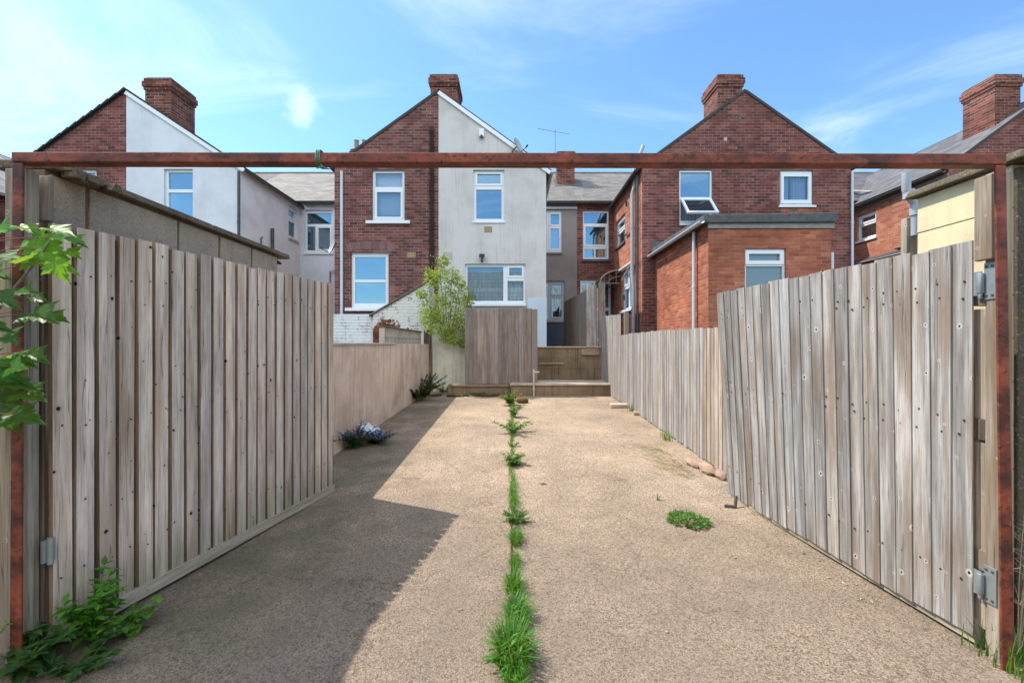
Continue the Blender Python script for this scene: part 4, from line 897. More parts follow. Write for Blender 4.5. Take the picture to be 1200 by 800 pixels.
# ------------------------------------------------------------------ far end: pale wall, fence panel, steps
mb = MB(); mb.box(fx(507, 12), fx(548, 12), 12.04, 12.2, .1, 1.95); mb.box(fx(521, 12), fx(521, 12) + .012, 12.034, 12.05, .2, 1.7, (.5, .5, .45))
tag(mb.build('painted_wall', M['wall_green'], None, (-1.6, 12.1, .1)), 'pale green painted wall between the leafy shrub and brown fence panel', 'wall')
t = thing('board_fence', (-.26, 11.4, .4), 'brown close board fence panel standing on a low concrete kerb', 'fence')
mb = MB(); boards(mb, (fx(545, 11.35), 11.35), (fx(623, 11.35), 11.35), lambda f: 2.285 - .005 * math.sin(f * 5), lambda f: .41, (0, -1), .104, feather=True, tv=.2, jit=.004); mb.build('boards', M['wood_brown'], t)
mb = MB(); X = fx(626.5, 11.35); mb.box(X - .07, X + .07, 11.32, 11.42, .30, 2.27); mb.build('post', M['wood_brown'], t, bevel=.006)
mb = MB(); 
for z in (.7, 1.4, 2.05): mb.box(fx(545, 11.35), X - .07, 11.37, 11.42, z, z + .08)
mb.build('rails', M['wood_brown'], t)
mb = MB(); mb.box(fx(525, 11.3), fx(598, 11.0) - .005, 11.25, 11.5, .05, .395); mb.box(fx(528, 11.3), fx(598, 11.0) - .01, 11.22, 11.24, .34, .392)
tag(mb.build('kerb', M['step_face'], None, (-.7, 11.35, .1), bevel=.01), 'low concrete kerb under the brown fence panel', 'kerb')
t = thing('steps', (1.2, 11, gz(11)), 'concrete steps up to the raised yard at the end of the driveway', 'steps')
X0, X1 = fx(598, 11), fx(716.5, 11)
mb = MB(); mb.box(X0 + .01, X1 - .01, 11.02, 12.2, .05, .395); mb.build('riser', M['step_face'], t)
mb = MB(); mb.box(X0, X1, 10.985, 12.19, .397, .442); mb.build('tread', M['step'], t, bevel=.008)
mb = MB(); z = .443
for j in range(3):
    h_ = .285; off = .2 * (j % 2); x = .70
    while x < 2.42:
        w_ = min(.44 if x > .7 else .44 - off, 2.42 - x); g = rng.uniform(.8, 1.15)
        if w_ > .03: mb.box(x + .001, x + w_ - .001, 12.2 + rng.uniform(0, .006), 12.31, z + j * h_, z + (j + 1) * h_ - .002, (g, g, g))
        x += w_
mb.build('riser', M['step_face'], t, bevel=.006)
mb = MB(); mb.box(.71, fx(661, 12.1), 12.165, 12.2, .868, .89); mb.build('ledge', M['step'], t, bevel=.006)
mb = MB(); mb.box(.69, 2.42, 12.17, 12.5, 1.30, 1.335); mb.build('tread', M['step'], t, bevel=.008)
mb = MB(); mb.box(fx(682, 12.1), fx(703, 12.1), 12.145, 12.2, fz(416, 12.15), fz(409.5, 12.15)); mb.box(fx(684, 12.1), fx(701, 12.1), 12.13, 12.16, fz(410.5, 12.15), fz(408.5, 12.15)); mb.build('patched_block', M['stone'], t, bevel=.02)
mb = MB(); X = fx(625.5, 10.95); mb.tube([(X, 10.95, gz(11)), (X, 10.95, fz(432, 10.95))], .022, 8); mb.tube([(X, 10.95, fz(436, 10.95)), (X + .14, 10.95, fz(436, 10.95))], .022, 8); mb.tube([(X, 10.95, fz(457, 10.95)), (X, 10.95, fz(454.5, 10.95))], .033, 8); mb.tube([(X, 10.95, fz(437.5, 10.95)), (X, 10.95, fz(434.5, 10.95))], .033, 8)
tag(mb.build('standpipe', M['coping_lt'], None, (X, 10.95, gz(11))), 'pale water standpipe rising beside the concrete step', 'pipe')

# dividing fence on the raised yard
t = thing('wooden_fence', (2.0, 14.4, 1.3), 'shaded tall board fence on the raised yard between the two houses', 'fence')
mb = MB(); boards(mb, (1.90, 16.6), (2.03, 12.45), lambda f: 2.93 - .06 * f, lambda f: 1.31, (-1, 0), .11, feather=True); mb.build('boards', M['wood_brown'], t)
mb = MB(); boards(mb, (2.035, 12.44), (2.30, 12.44), lambda f: 3.02, lambda f: 1.31, (0, -1), .13, th=.02); mb.build('end_panel', M['gate_r'], t)
mb = MB(); mb.box(2.31, 2.345, 12.40, 12.46, 1.31, fz(337, 12.4)); mb.build('post', M['wood_pale'], t)
t = mb = MB(); boards(mb, (2.36, 12.44), (2.54, 12.44), lambda f: fz(331, 12.4), lambda f: 1.31, (0, -1), .09, th=.02); tag(mb.build('fence_boards', M['wood_brown'], None, (2.45, 12.44, 1.31)), 'two narrow upright boards rising behind the tall end of the silver fence', 'fence')

# right hand fence
t = thing('wooden_fence', (2.3, 8, gz(8)), 'long sunlit silver board fence along the right of the driveway, stepping up', 'fence')
FA, FB = (2.235, 4.72), (2.365, 9.87); FC = (2.40, 12.15)
zt = lambda f: 1.575 + .035 * math.sin(f * 2.6); zb_ = lambda f: gz(4.72 + f * 5.15) + .02
cf = lambda f: (1, 1, 1) if f > .12 else (1.12, 1.0, .88)
mb = MB(); boards(mb, FA, FB, zt, zb_, (-1, 0), .105, feather=True, tv=.17, jit=.008, cols=cf); mb.build('low_boards', M['fence_r'], t)
mb = MB(); boards(mb, (FB[0], FB[1] + .01), FC, lambda f: 2.05 + .08 * f, lambda f: gz(10) + .03 + .2 * (f > .5), (-1, 0), .105, feather=True, tv=.12, jit=.012); mb.build('tall_boards', M['fence_r'], t)
mb = MB()
for z in (.45, 1.25): mb.bar((2.27, 4.75, z), (2.40, 9.85, z + .09), .04, .08)
mb.build('rails', M['wood_dark'], t)
for yy in (5.0, 7.4, 9.78):
    mb = MB(); X = 2.30 + .025 * (yy - 5); mb.box(X, X + .09, yy, yy + .09, gz(yy), 1.52 if yy < 9 else 2.08); mb.build('post', M['wood_brown'], t, bevel=.006)

# ------------------------------------------------------------------ right side: neighbour's wall, pipe, board
t = thing('rendered_wall', (2.6, 2.45, 0), 'cream painted block wall with stone coping behind the right gate post', 'wall')
mb = MB(); j = 0
for z0, z1 in [(-.05 + 2.32 * i / 11, -.05 + 2.32 * (i + 1) / 11) for i in range(11)]: mb.hexa([(2.42, 2.205, z0 + .0015), (2.62, 2.205, z0 + .0015), (2.62, 2.72, z0 + .0015), (2.42, 2.72, z0 + .0015), (2.42 + rng.uniform(-.004, .004), 2.205, z1 - .0015), (2.62, 2.205, z1 - .0015), (2.62, 2.72, z1 - .0015), (2.42 + rng.uniform(-.004, .004), 2.72, z1 - .0015)])
mb.build('side_face', M['wall_cream'], t, bevel=.004)
mb = MB(); mb.box(2.432, 2.61, 2.215, 2.71, -.05, 2.27); mb.build('joint_core', M['mortar'], t)
mb = MB(); mb.box(2.428, 3.4, 2.185, 2.203, -.05, 2.25); mb.box(2.62, 3.4, 2.203, 2.6, -.05, 2.25); mb.build('front_face', M['pebble_dark'], t, bevel=.006)
mb = MB(); mb.hexa([(2.37, 2.12, 2.272), (3.4, 2.12, 2.272), (3.4, 2.76, 2.272), (2.37, 2.76, 2.272), (2.39, 2.14, 2.32), (3.4, 2.14, 2.36), (3.4, 2.74, 2.36), (2.385, 2.74, 2.315)]); mb.build('coping', M['coping'], t, bevel=.012)
timber(2.585, 2.70, 2.98, 3.03, -.02, fz(256, 3.0), 'narrow pale timber upright at the far end of the cream wall')
t = mb = MB(); Y = 2.95; mb.tube([(fx(1062, Y), Y, fz(203, Y)), (fx(1062, Y), Y, fz(222, Y)), (fx(1064, Y), Y, fz(227, Y)), (fx(1071, Y), Y, fz(236, Y)), (fx(1073, Y), Y, fz(242, Y)), (fx(1073, Y), Y, fz(276, Y))], .025, 12)
for z in (fz(247, Y), fz(228, Y)): mb.tube([(fx(1073 if z < 2.3 else 1065, Y), Y, z - .03), (fx(1073 if z < 2.3 else 1065, Y), Y, z + .03)], .032, 12)
tag(mb.build('drainpipe', M['grey_upvc'], None, (fx(1072, Y), Y, fz(276, Y))), 'grey swan neck drainpipe beside the end of the cream wall', 'pipe')
# boards left of the left post
t = thing('wooden_fence', (-2.75, 2.06, 0), 'shaded tan board fence left of the rusty left post', 'fence')
mb = MB(); boards(mb, (-3.4, 2.085), (-2.235, 2.085), lambda f: 1.79, lambda f: -.03, (0, -1), .12, th=.02); mb.build('boards', M['wood_pale'], t)
mb = MB(); mb.box(-3.4, -2.235, 2.087, 2.13, .4, .48); mb.box(-3.4, -2.235, 2.087, 2.13, 1.4, 1.48); mb.build('rails', M['wood_dark'], t)

# ------------------------------------------------------------------ vegetation
def leaf(mb, p, d, up, L, W, col, fold=.25, n=3):
    """pointed leaf of two folded halves along d"""
    p, d, up = Vector(p), Vector(d).normalized(), Vector(up); s = d.cross(up)
    s = s.normalized() if s.length > 1e-4 else d.orthogonal().normalized(); u = s.cross(d)
    prof = [(0, .0), (.3, .85), (.6, .9), (1, 0)] if n == 3 else [(0, 0), (.5, 1), (1, 0)]
    mid = [p + d * (L * t) - u * (L * .25 * t * t) for t, _ in prof]
    for sg in (-1, 1):
        edge = [m + s * (sg * W / 2 * w) + u * (fold * W / 2 * w) for m, (t, w) in zip(mid, prof)]
        for i in range(len(prof) - 1):
            q = [mid[i], mid[i + 1]] + ([edge[i + 1]] if prof[i + 1][1] else []) + ([edge[i]] if prof[i][1] else [])
            if len(q) > 2: mb.face(q if sg > 0 else q[::-1], None, col, True)
def blade(mb, p, d, L, w, bend, col, n=4):
    p = Vector(p); h = Vector((d[0], d[1], 0)); h = h.normalized() if h.length > 1e-5 else Vector((1, 0, 0)); s = Vector((-h.y, h.x, 0)); prev = None
    for i in range(n + 1):
        t = i / n; a = bend * t; q = p + Vector((0, 0, 1)) * (L * (math.sin(a) / bend if bend > .01 else t)) + h * (L * ((1 - math.cos(a)) / bend if bend > .01 else 0)); ww = w / 2 * (1 - t ** 1.6) + .0002
        cur = (q - s * ww, q + s * ww)
        if prev: mb.face([prev[0], prev[1], cur[1], cur[0]], None, col, True)
        prev = cur
def vary(c=1, v=.35, r=rng):
    g = c * (1 + r.uniform(-v, v)); w = r.uniform(-.12, .12); return (g * (1 + w), g, g * (1 - abs(w)))
def rdir(zmin=-.2, zmax=1):
    a = rng.uniform(0, 2 * math.pi); z = rng.uniform(zmin, zmax); r = math.sqrt(max(0, 1 - z * z)); return Vector((r * math.cos(a), r * math.sin(a), z))

# shrub growing by the end of the wall
Ys = 11.75
t = thing('leafy_shrub', (-1.75, 12.3, .3), 'light green leafy shrub in front of the grey house, beside the brown panel', 'shrub')
st = MB(); lf = MB(); cl = []
base = Vector((-1.75, 12.32, .3))
tips = [(520, 306, .12), (508, 330, .2), (530, 325, .2), (520, 345, .25), (540, 345, .22), (505, 360, .28), (525, 365, .32), (545, 368, .24), (512, 380, .28), (535, 385, .30), (523, 392, .2), (548, 352, .14), (497, 345, .12), (502, 318, .08), (532, 398, .12), (500, 372, .2), (541, 402, .08), (515, 318, .15), (538, 330, .13)]
for (px_, py_, r_) in tips:
    c = Vector((fx(px_, Ys), Ys + rng.uniform(-.28, .22), fz(py_, Ys))); cl.append((c, r_))
    m1 = Vector((base.x * .6 + c.x * .4, 12.3, 1.3 + rng.uniform(0, .5))); st.tube([base + Vector((rng.uniform(-.06, .06), rng.uniform(-.06, .06), 0)), m1, m1.lerp(c, .6) + Vector((0, .05, .15)), c], [.022, .015, .009, .004], 6)
st.build('stems', M['bark'], t)
for c, r_ in cl:
    nl = int(1650 * r_ ** 1.3) + 45
    for i in range(nl):
        d = rdir(-1, 1); rad = r_ * 1.08 * rng.random() ** .42; p = c + Vector((d.x * rad, d.y * rad, d.z * rad * 1.05))
        out = (d + Vector((0, 0, -.25)) + rdir(-1, 1) * .8).normalized(); yel = rng.random()
        cc = vary(1.0, .3); cc = (cc[0] * (1.0 + .5 * (yel > .7)), cc[1] * (1 + .15 * (yel > .7)), cc[2])
        leaf(lf, p, out, rdir(.2, 1), rng.uniform(.05, .085), rng.uniform(.03, .045), cc, .3, 2)
for i in range(14):
    c, r_ = rng.choice(cl[:6] + cl[11:15]); d = rdir(-.2, 1); p0 = c; 
    for k in range(9):
        p0 = p0 + d * .045 + Vector((0, 0, .01)); leaf(lf, p0, (d + rdir(-.3, .6)).normalized(), (0, 0, 1), .06, .032, vary(1.1), .3, 2)
lf.build('foliage', M['leaf_shrub'], t)

# sycamore sapling growing in from the left
def lobed(mb, c, d, up, S, col, droop=.25):
    """five lobed, toothed leaf; d = direction of the tip"""
    c, d, up = Vector(c), Vector(d).normalized(), Vector(up); s = d.cross(up).normalized(); u = s.cross(d)
    half = [(0, -.02), (.16, -.16), (.30, -.10), (.27, .0), (.44, .06), (.36, .12), (.52, .30), (.36, .28), (.30, .33), (.24, .30), (.26, .46), (.17, .44), (.16, .62), (.09, .64), (0, .92)]
    def P(x, y): return c + s * (x * S) + d * (y * S) + u * (S * (.22 * abs(x) - droop * max(y, 0) ** 2 + .03 * math.sin(x * 19 + y * 13)))
    n = len(half); mids = [P(0, y) for y in (0, .12, .28, .45, .62)]
    for sg in (-1, 1):
        ring = [P(sg * x, y) for x, y in half]
        spans = [(0, 5, 0), (5, 9, 1), (9, 12, 2), (12, 14, 3)]
        V = mids + ring; Fc = []
        for a, b, m in spans:
            for i in range(a, b): Fc.append((m, 5 + i, 5 + i + 1) if sg > 0 else (m, 5 + i + 1, 5 + i))
            if m < 4: Fc.append((m, 5 + b, m + 1) if sg > 0 else (m, m + 1, 5 + b))
        mb.mesh(V, Fc, col, True)
t = thing('sycamore_sapling', (-2.3, 1.84, 0), 'sycamore sapling with broad lobed leaves overhanging the left gate post', 'sapling')
root = Vector((-2.3, 1.84, 0)); st = MB(); lf = MB()
Yl = 1.84
def LP(px_, py_, y=Yl): return Vector((fx(px_, y), y, fz(py_, y)))
st.tube([root, (-2.29, 1.83, .6), (-2.25, 1.82, 1.2), (-2.2, 1.82, 1.5)], [.014, .011, .008, .006], 8)
st.tube([(-2.25, 1.82, 1.25), LP(8, 348), LP(38, 312), LP(62, 278)], [.006, .005, .004, .002], 6); st.tube([(-2.27, 1.82, 1.0), LP(-15, 440), LP(10, 430)], [.006, .005, .003], 6)
st.tube([(-2.25, 1.82, 1.35), LP(-20, 300), LP(2, 268)], [.006, .004, .002], 6)
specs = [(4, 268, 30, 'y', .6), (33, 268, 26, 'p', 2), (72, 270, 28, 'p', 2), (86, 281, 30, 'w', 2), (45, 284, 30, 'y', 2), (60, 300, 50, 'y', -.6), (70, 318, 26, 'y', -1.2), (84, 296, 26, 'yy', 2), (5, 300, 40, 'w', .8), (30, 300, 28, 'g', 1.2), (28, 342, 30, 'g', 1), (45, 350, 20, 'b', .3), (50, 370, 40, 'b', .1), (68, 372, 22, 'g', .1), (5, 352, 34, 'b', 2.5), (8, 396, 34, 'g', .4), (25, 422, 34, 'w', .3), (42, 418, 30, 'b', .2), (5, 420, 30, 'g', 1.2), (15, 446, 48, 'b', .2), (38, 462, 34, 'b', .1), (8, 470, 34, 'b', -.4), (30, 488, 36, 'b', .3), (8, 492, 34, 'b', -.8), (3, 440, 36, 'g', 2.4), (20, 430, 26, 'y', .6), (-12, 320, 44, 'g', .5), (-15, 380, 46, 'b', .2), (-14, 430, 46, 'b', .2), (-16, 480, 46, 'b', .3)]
colm = {'y': (2.5, 2.0, .8), 'yy': (2.6, 1.9, .6), 'p': (2.2, 1.8, .9), 'w': (1.2, 1.3, 1.2), 'g': (1, 1.05, .9), 'b': (.55, .68, .75)}  # leaf tints; backlight and glare are put into some leaf colours
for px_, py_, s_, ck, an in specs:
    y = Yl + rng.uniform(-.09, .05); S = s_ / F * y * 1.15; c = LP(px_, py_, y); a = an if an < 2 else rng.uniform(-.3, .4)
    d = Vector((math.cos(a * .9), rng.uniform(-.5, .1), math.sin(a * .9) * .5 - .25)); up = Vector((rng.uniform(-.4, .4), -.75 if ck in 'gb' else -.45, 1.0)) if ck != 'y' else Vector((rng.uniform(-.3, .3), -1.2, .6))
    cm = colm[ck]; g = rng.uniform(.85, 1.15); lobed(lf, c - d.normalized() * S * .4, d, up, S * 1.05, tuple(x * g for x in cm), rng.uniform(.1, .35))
    j = Vector((-2.24, 1.82, c.z - .02)); k_ = c - d.normalized() * S * .4; st.tube([j.lerp(k_, .35), j.lerp(k_, .7) + Vector((0, 0, .015)), k_], [.002, .0018, .0015], 5, (1.4, .7, .6))
st.build('stem', M['bark'], t); lf.build('foliage', M['leaf_syc'], t)

# plants at the foot of the left gate
def weedplant(name, base, label, cat, h, spread, n, mat, Lr=(.04, .08), ratio=.45, group=None, col=1.0, stems=6, tip=None, flowers=0, fold=.25, scat=.08):
    if flowers: stems = flowers * 2 + 8; flowers = 7 if stems < 30 else 5
    base = Vector(base); t = thing(name, tuple(base), label, cat, group); st = MB(); lf = MB(); pt = MB()
    for s in range(stems):
        d = rdir(.15, .9); e = base + Vector((d.x * spread, d.y * spread, h * rng.uniform(.45, 1))); m = base.lerp(e, .5) + Vector((0, 0, h * .12)); b0 = base + (Vector((d.x, d.y, 0)) * spread * scat if scat < .1 else Vector((rng.gauss(0, 1) * spread * scat, rng.gauss(0, 1) * spread * scat * .6, 0)))
        st.tube([b0, m, e], [.0035, .0025, .0012], 5)
        for i in range(n):
            f = rng.uniform(.15, 1.02); p = (b0.lerp(m, f * 2) if f < .5 else m.lerp(e, f * 2 - 1)); ld = Vector((rng.uniform(-1, 1), rng.uniform(-1, 1), rng.uniform(-.15, .6))); L = rng.uniform(*Lr) * (1.15 - .5 * f)
            c = vary(col, .3); c = c if not (tip and f > .75) else tuple(x * y for x, y in zip(c, tip))
            leaf(lf, p, ld, (0, 0, 1), L, L * ratio, c, fold, 3)
        for i in range(flowers):
            f = rng.uniform(.5, 1.05); p = m.lerp(e, min(1.05, f * 2 - 1 if f > .5 else 0)) + rdir(.1, 1) * .035
            for k in range(5): a = 2 * math.pi * k / 5; leaf(pt, p, (math.cos(a), math.sin(a) - .3, .45), (0, -.4, 1), .012, .010, vary(1.1, .25), .1, 2)
    st.build('stems', M['weed'], t); lf.build('leaves', M[mat], t)
    if flowers: pt.build('flowers', M['petal'], t)
    return t
weedplant('nettle', (-1.97, 2.13, 0), 'tall bright green nettles against the foot of the left gate', 'weed', .36, .12, 22, 'grass', (.05, .09), .5, None, 1.0, 9)
weedplant('bindweed', (-1.82, 2.2, 0), 'low pale green bindweed leaves at the left gate edge, right of the nettles', 'weed', .13, .14, 10, 'weed', (.05, .09), .75, None, 1.25, 6)
weedplant('dock_plant', (-2.06, 1.93, 0), 'dark broad leaved dock plants in the bottom left corner by the post', 'weed', .20, .16, 16, 'leaf_dark', (.06, .10), .5, None, .9, 10)
weedplant('bramble', (-2.22, 1.86, 0), 'fine feathery yellowish weed at the extreme left edge below the sapling', 'weed', .42, .16, 26, 'weed', (.03, .05), .4, None, 1.3, 8)
weedplant('ground_ivy', (-1.86, 1.97, 0), 'low dark green ivy on the concrete before the left gate', 'weed', .08, .16, 16, 'leaf_dark', (.03, .06), .8, None, 1.0, 8)
# purple flowering clumps along the garden wall
P = gp(415, 522); weedplant('aubrieta', (-2.02, P.y - .15, gz(P.y)), 'purple flowering clump beside the free end of the left gate', 'flower', .30, .34, 60, 'leaf_dark', (.025, .05), .6, 'purple flowers along the garden wall', .6, 34, None, 9)
P = gp(428, 519); weedplant('aubrieta', (-1.86, P.y, gz(P.y)), 'low trailing purple flowers spilling onto the driveway below white plastic', 'flower', .15, .34, 60, 'leaf_dark', (.025, .045), .6, 'purple flowers along the garden wall', .6, 34, None, 12)
P = gp(488, 470); weedplant('aubrieta', (P.x + .05, P.y, gz(P.y)), 'dark leafy purple flowered mound at the far end of the garden wall', 'flower', .62, .75, 170, 'leaf_dark', (.04, .08), .6, 'purple flowers along the garden wall', .6, 50, None, 5)
P = gp(518, 462); weedplant('ground_ivy', (P.x, P.y + .4, gz(P.y)), 'low creeping ivy below the leafy shrub beside the dark post', 'weed', .2, .34, 26, 'leaf_dark', (.03, .07), .7, None, .9, 14)
P = gp(560, 459); weedplant('weed_tuft', (P.x, 11.15, gz(11)), 'small weeds at the foot of the kerb below the fence panel', 'weed', .12, .30, 20, 'weed', (.03, .06), .5, None, 1.0, 12)
P = gp(439, 494); weedplant('weed_tuft', (P.x - .08, P.y, gz(P.y)), 'brownish low weed by the wall just beyond the white plastic', 'weed', .08, .2, 14, 'redleaf', (.03, .05), .5, None, .8, 8)
mb = MB(); X0, X1 = WX + .01, -.9
for i in range(34):
    a = Vector((rng.uniform(-2.0, -.35), rng.uniform(10.9, 11.22), gz(11))); s = rng.uniform(.03, .09); mb.hexa([a + Vector((q * s * rng.uniform(.7, 1.2), r_ * s * rng.uniform(.6, 1.1), 0 if c < 0 else s * .5)) for c in (-1, 1) for q, r_ in ((-1, -1), (1, -1), (1, 1), (-1, 1))])
tag(mb.build('soil_bed', M['soil'], None, (-1.3, 11.1, gz(11)), bevel=.02), 'narrow strip of soil before the kerb and pale green wall', 'soil', None, 'stuff')

# weeds along the central joint
GW = 'weeds along the central joint'
def tuft(base, h, spread, n, label, col=1.0, w=.006, name='grass_tuft', mat='grass', wx=.35):
    base = Vector(base); mb = MB(); lf = 0
    for i in range(n):
        a = rng.uniform(0, 2 * math.pi); r_ = math.sqrt(rng.random()) * .9; o = Vector((math.cos(a) * r_ * spread * wx, math.sin(a) * r_ * spread, 0)); a2 = a + rng.gauss(0, .8); L = h * rng.uniform(.55, 1.35)
        blade(mb, base + o, (math.cos(a2), math.sin(a2)), L, w * rng.uniform(.6, 1.3), rng.uniform(.5, 2.3), vary(col, .4), 5)
    for i in range(n // 2):
        a = rng.uniform(0, 2 * math.pi); r_ = rng.random(); p = base + Vector((math.cos(a) * r_ * spread * wx * 1.3, math.sin(a) * r_ * spread, h * rng.uniform(.05, .5)))
        leaf(mb, p, (rng.gauss(0, 1), rng.gauss(0, 1), rng.uniform(0, .8)), (0, 0, 1), h * rng.uniform(.25, .45), h * .10, vary(col * .9, .4), .2, 2)
    return tag(mb.build(name, M[mat], None, tuple(base), recalc=False), label, 'weed', GW)
P = gp(599, 475); weedplant('dock_plant', P, 'leafy weed with reddish tips at the far end of the joint, before the step', 'weed', .36, .26, 40, 'weed', (.06, .10), .5, GW, 1.0, 12, (1.6, .75, .5))
P = gp(601, 507); weedplant('joint_weed', P, 'wide spreading leafy weed in the joint, second from the step', 'weed', .22, .34, 34, 'weed', (.04, .07), .5, GW, 1.0, 14)
P = gp(602, 489); weedplant('joint_weed', P, 'narrow leafy weed close behind the wide spreading one near the step', 'weed', .24, .18, 34, 'weed', (.04, .07), .5, GW, 1.0, 9)
P = gp(602, 523); weedplant('joint_weed', P, 'smallest leafy weed in the bare stretch of the central joint', 'weed', .06, .09, 9, 'weed', (.03, .05), .5, GW, .9, 6)
P = gp(602, 545); weedplant('joint_weed', P, 'flat dandelion like rosette in the joint just beyond thin yellowish grass', 'weed', .14, .16, 20, 'weed', (.05, .08), .4, GW, .9, 12)
tuft(gp(602, 574), .07, .42, 150, 'thin yellowish grass line in the joint beyond the feathery weed', 1.3, .005, wx=.07)
tuft(gp(603, 592), .08, .22, 120, 'short bright grass in the joint right behind the feathery weed', 1.1, .005, wx=.18)
P = gp(605, 611); weedplant('joint_weed', P, 'feathery dark weed spreading widest across both slabs', 'weed', .08, .13, 40, 'weed', (.012, .026), .4, GW, .8, 34, scat=.4)
tuft(gp(605, 634), .09, .13, 190, 'grass tuft just in front of the feathery weed', 1.0, .004)
tuft(gp(604, 660), .07, .10, 110, 'short grass tuft, fourth nearest along the joint', 1.0, .004)
tuft(gp(603, 690), .10, .10, 260, 'rounded grass tuft, third nearest along the joint', 1.0, .005)
tuft(gp(606, 726), .11, .13, 340, 'bushy grass clump joined to the biggest clump in the joint', 1.0, .005)
tuft(gp(600, 772), .145, .13, 420, 'biggest and nearest green grass clump in the joint', 1.0, .006, wx=.55)
tuft(gp(604, 806), .08, .10, 200, 'yellow flecked low grass at the bottom edge of the photo', 1.25, .005)
mb = MB()
for i in range(1500):
    y = 1.9 + 8.8 * rng.random() ** .7; q = 1 if y < 3.5 else 1.7; blade(mb, (rng.gauss(.0, .012) * q, y, gz(y) - .01), (rng.uniform(-1, 1), rng.uniform(-1, 1)), rng.uniform(.015, .05) * q, .004 * q, rng.uniform(.4, 1.4), vary(1.1, .4))
tag(mb.build('moss', M['grass'], None, (0, 6, 0), recalc=False), 'thin moss and grass filling the central joint', 'moss', None, 'stuff')

# weeds elsewhere on the slab
P = gp(806, 611); t = thing('weed_patch', tuple(P), 'dense rosette patch of dark green weeds on the right slab', 'weed'); mb = MB()
for i in range(330):
    a = rng.uniform(0, 2 * math.pi); r_ = math.sqrt(rng.random()); o = Vector((math.cos(a) * r_ * .145, math.sin(a) * r_ * .15, .012 + .035 * (1 - r_ * r_) * rng.random())); o.x += -.15 * o.y
    d = Vector((math.cos(a) * r_ + rng.gauss(0, .6), math.sin(a) * r_ + rng.gauss(0, .6), rng.uniform(.1, .8))); leaf(mb, P + o, d, (0, 0, 1), rng.uniform(.025, .05), rng.uniform(.012, .022), vary(.85, .4), .25, 3)
mb.build('leaves', M['grass'], t)
mb = MB(); P = gp(771, 586)
for i in range(22): a = rng.uniform(0, 6.28); blade(mb, P + Vector((rng.gauss(0, .008), rng.gauss(0, .008), 0)), (math.cos(a), math.sin(a)), rng.uniform(.04, .08), .004, rng.uniform(.3, 1.2), (1.7, 1.25, .7))
tag(mb.build('grass_tuft', M['grass'], None, tuple(P), recalc=False), 'tiny yellowish sprig on the right slab behind the rosette patch', 'weed')
mb = MB(); P = gp(783, 515); P.x -= .03
for i in range(40): blade(mb, P + Vector((rng.gauss(0, .03), rng.gauss(0, .08), 0)), (rng.uniform(-1, .3), rng.uniform(-1, 1)), rng.uniform(.08, .2), .007, rng.uniform(.3, 1.1), vary(1.1))
tag(mb.build('grass_tuft', M['grass'], None, tuple(P), recalc=False), 'green grass sprig at the foot of the right fence, midway along', 'weed')
mb = MB(); P = gp(741, 482)
for i in range(30): blade(mb, P + Vector((rng.gauss(0, .03), rng.gauss(0, .08), 0)), (rng.uniform(-1, .3), rng.uniform(-1, 1)), rng.uniform(.08, .2), .008, rng.uniform(.3, 1.1), vary(1.15))
tag(mb.build('grass_tuft', M['grass'], None, tuple(P), recalc=False), 'small grass sprig by the right fence between two wood offcuts', 'weed')
mb = MB()
for i in range(210):
    p = Vector((rng.uniform(2.09, 2.5), rng.uniform(1.86, 2.12), 0)); blade(mb, p, (rng.uniform(-1, 1), rng.uniform(-1, .5)), rng.uniform(.07, .22), .006, rng.uniform(.3, 1.3), vary(1.0, .4))
tag(mb.build('grass_tuft', M['grass'], None, (2.3, 2, 0), recalc=False), 'lush grass at the foot of the right gate post', 'weed')
t = mb = MB(); bp = Vector((2.22, 2.0, 0))
for s in range(5):
    e = bp + Vector((rng.uniform(-.06, .1), rng.uniform(-.06, .05), rng.uniform(.45, .68))); m = bp.lerp(e, .5) + Vector((rng.uniform(-.03, .03), 0, 0)); mb.tube([bp, m, e], [.003, .002, .001], 5)
    for k in range(9):
        q = m.lerp(e, k / 9) if k > 1 else bp.lerp(m, .8); d = rdir(.1, .8) * rng.uniform(.05, .12); mb.tube([q, q + d], [.0012, .0006], 4)
        for j in range(3): mb.tube([q + d * (.5 + .2 * j), q + d * (.5 + .2 * j) + rdir(.1, 1) * .03], [.0008, .0012], 4)
tag(mb.build('dry_weed', M['twig'], None, tuple(bp)), 'dry brown branching weed stalks before the right red post', 'weed')

# ------------------------------------------------------------------ small things lying on the drive
def rock(mb, c, sx, sy, sz, col=(1, 1, 1), seed=1):
    r_ = random.Random(seed); bm = bmesh.new(); bmesh.ops.create_icosphere(bm, subdivisions=2, radius=1)
    for v in bm.verts: k = 1 + r_.uniform(-.16, .16); v.co = Vector((v.co.x * sx * k, v.co.y * sy * k, v.co.z * sz * k)) + Vector(c)
    bm.verts.index_update(); mb.mesh([v.co.copy() for v in bm.verts], [[v.index for v in f.verts] for f in bm.faces], col); bm.free()
P = gp(840, 562); mb = MB()
a, b = Vector((2.0, 5.25, gz(5.2) + .05)), Vector((2.15, 4.62, gz(4.6) + .05)); rr_ = random.Random(5); pts = [a.lerp(b, i / 6) + Vector((rr_.uniform(-.022, .022), 0, rr_.uniform(-.012, .012))) for i in range(7)]
for (x_, y_, a_, b_, c_, sd_) in ((2.03, 5.12, .055, .16, .05, 21), (2.085, 4.86, .065, .17, .06, 22), (2.13, 4.66, .05, .10, .055, 23)): rock(mb, (x_, y_, gz(y_) + .035), a_, b_, c_, (1, 1, 1), sd_)
tag(mb.build('stone_lump', M['stone'], None, tuple(P)), 'long pinkish stone lump against the fence beyond the right gate', 'stone')
mb = MB()
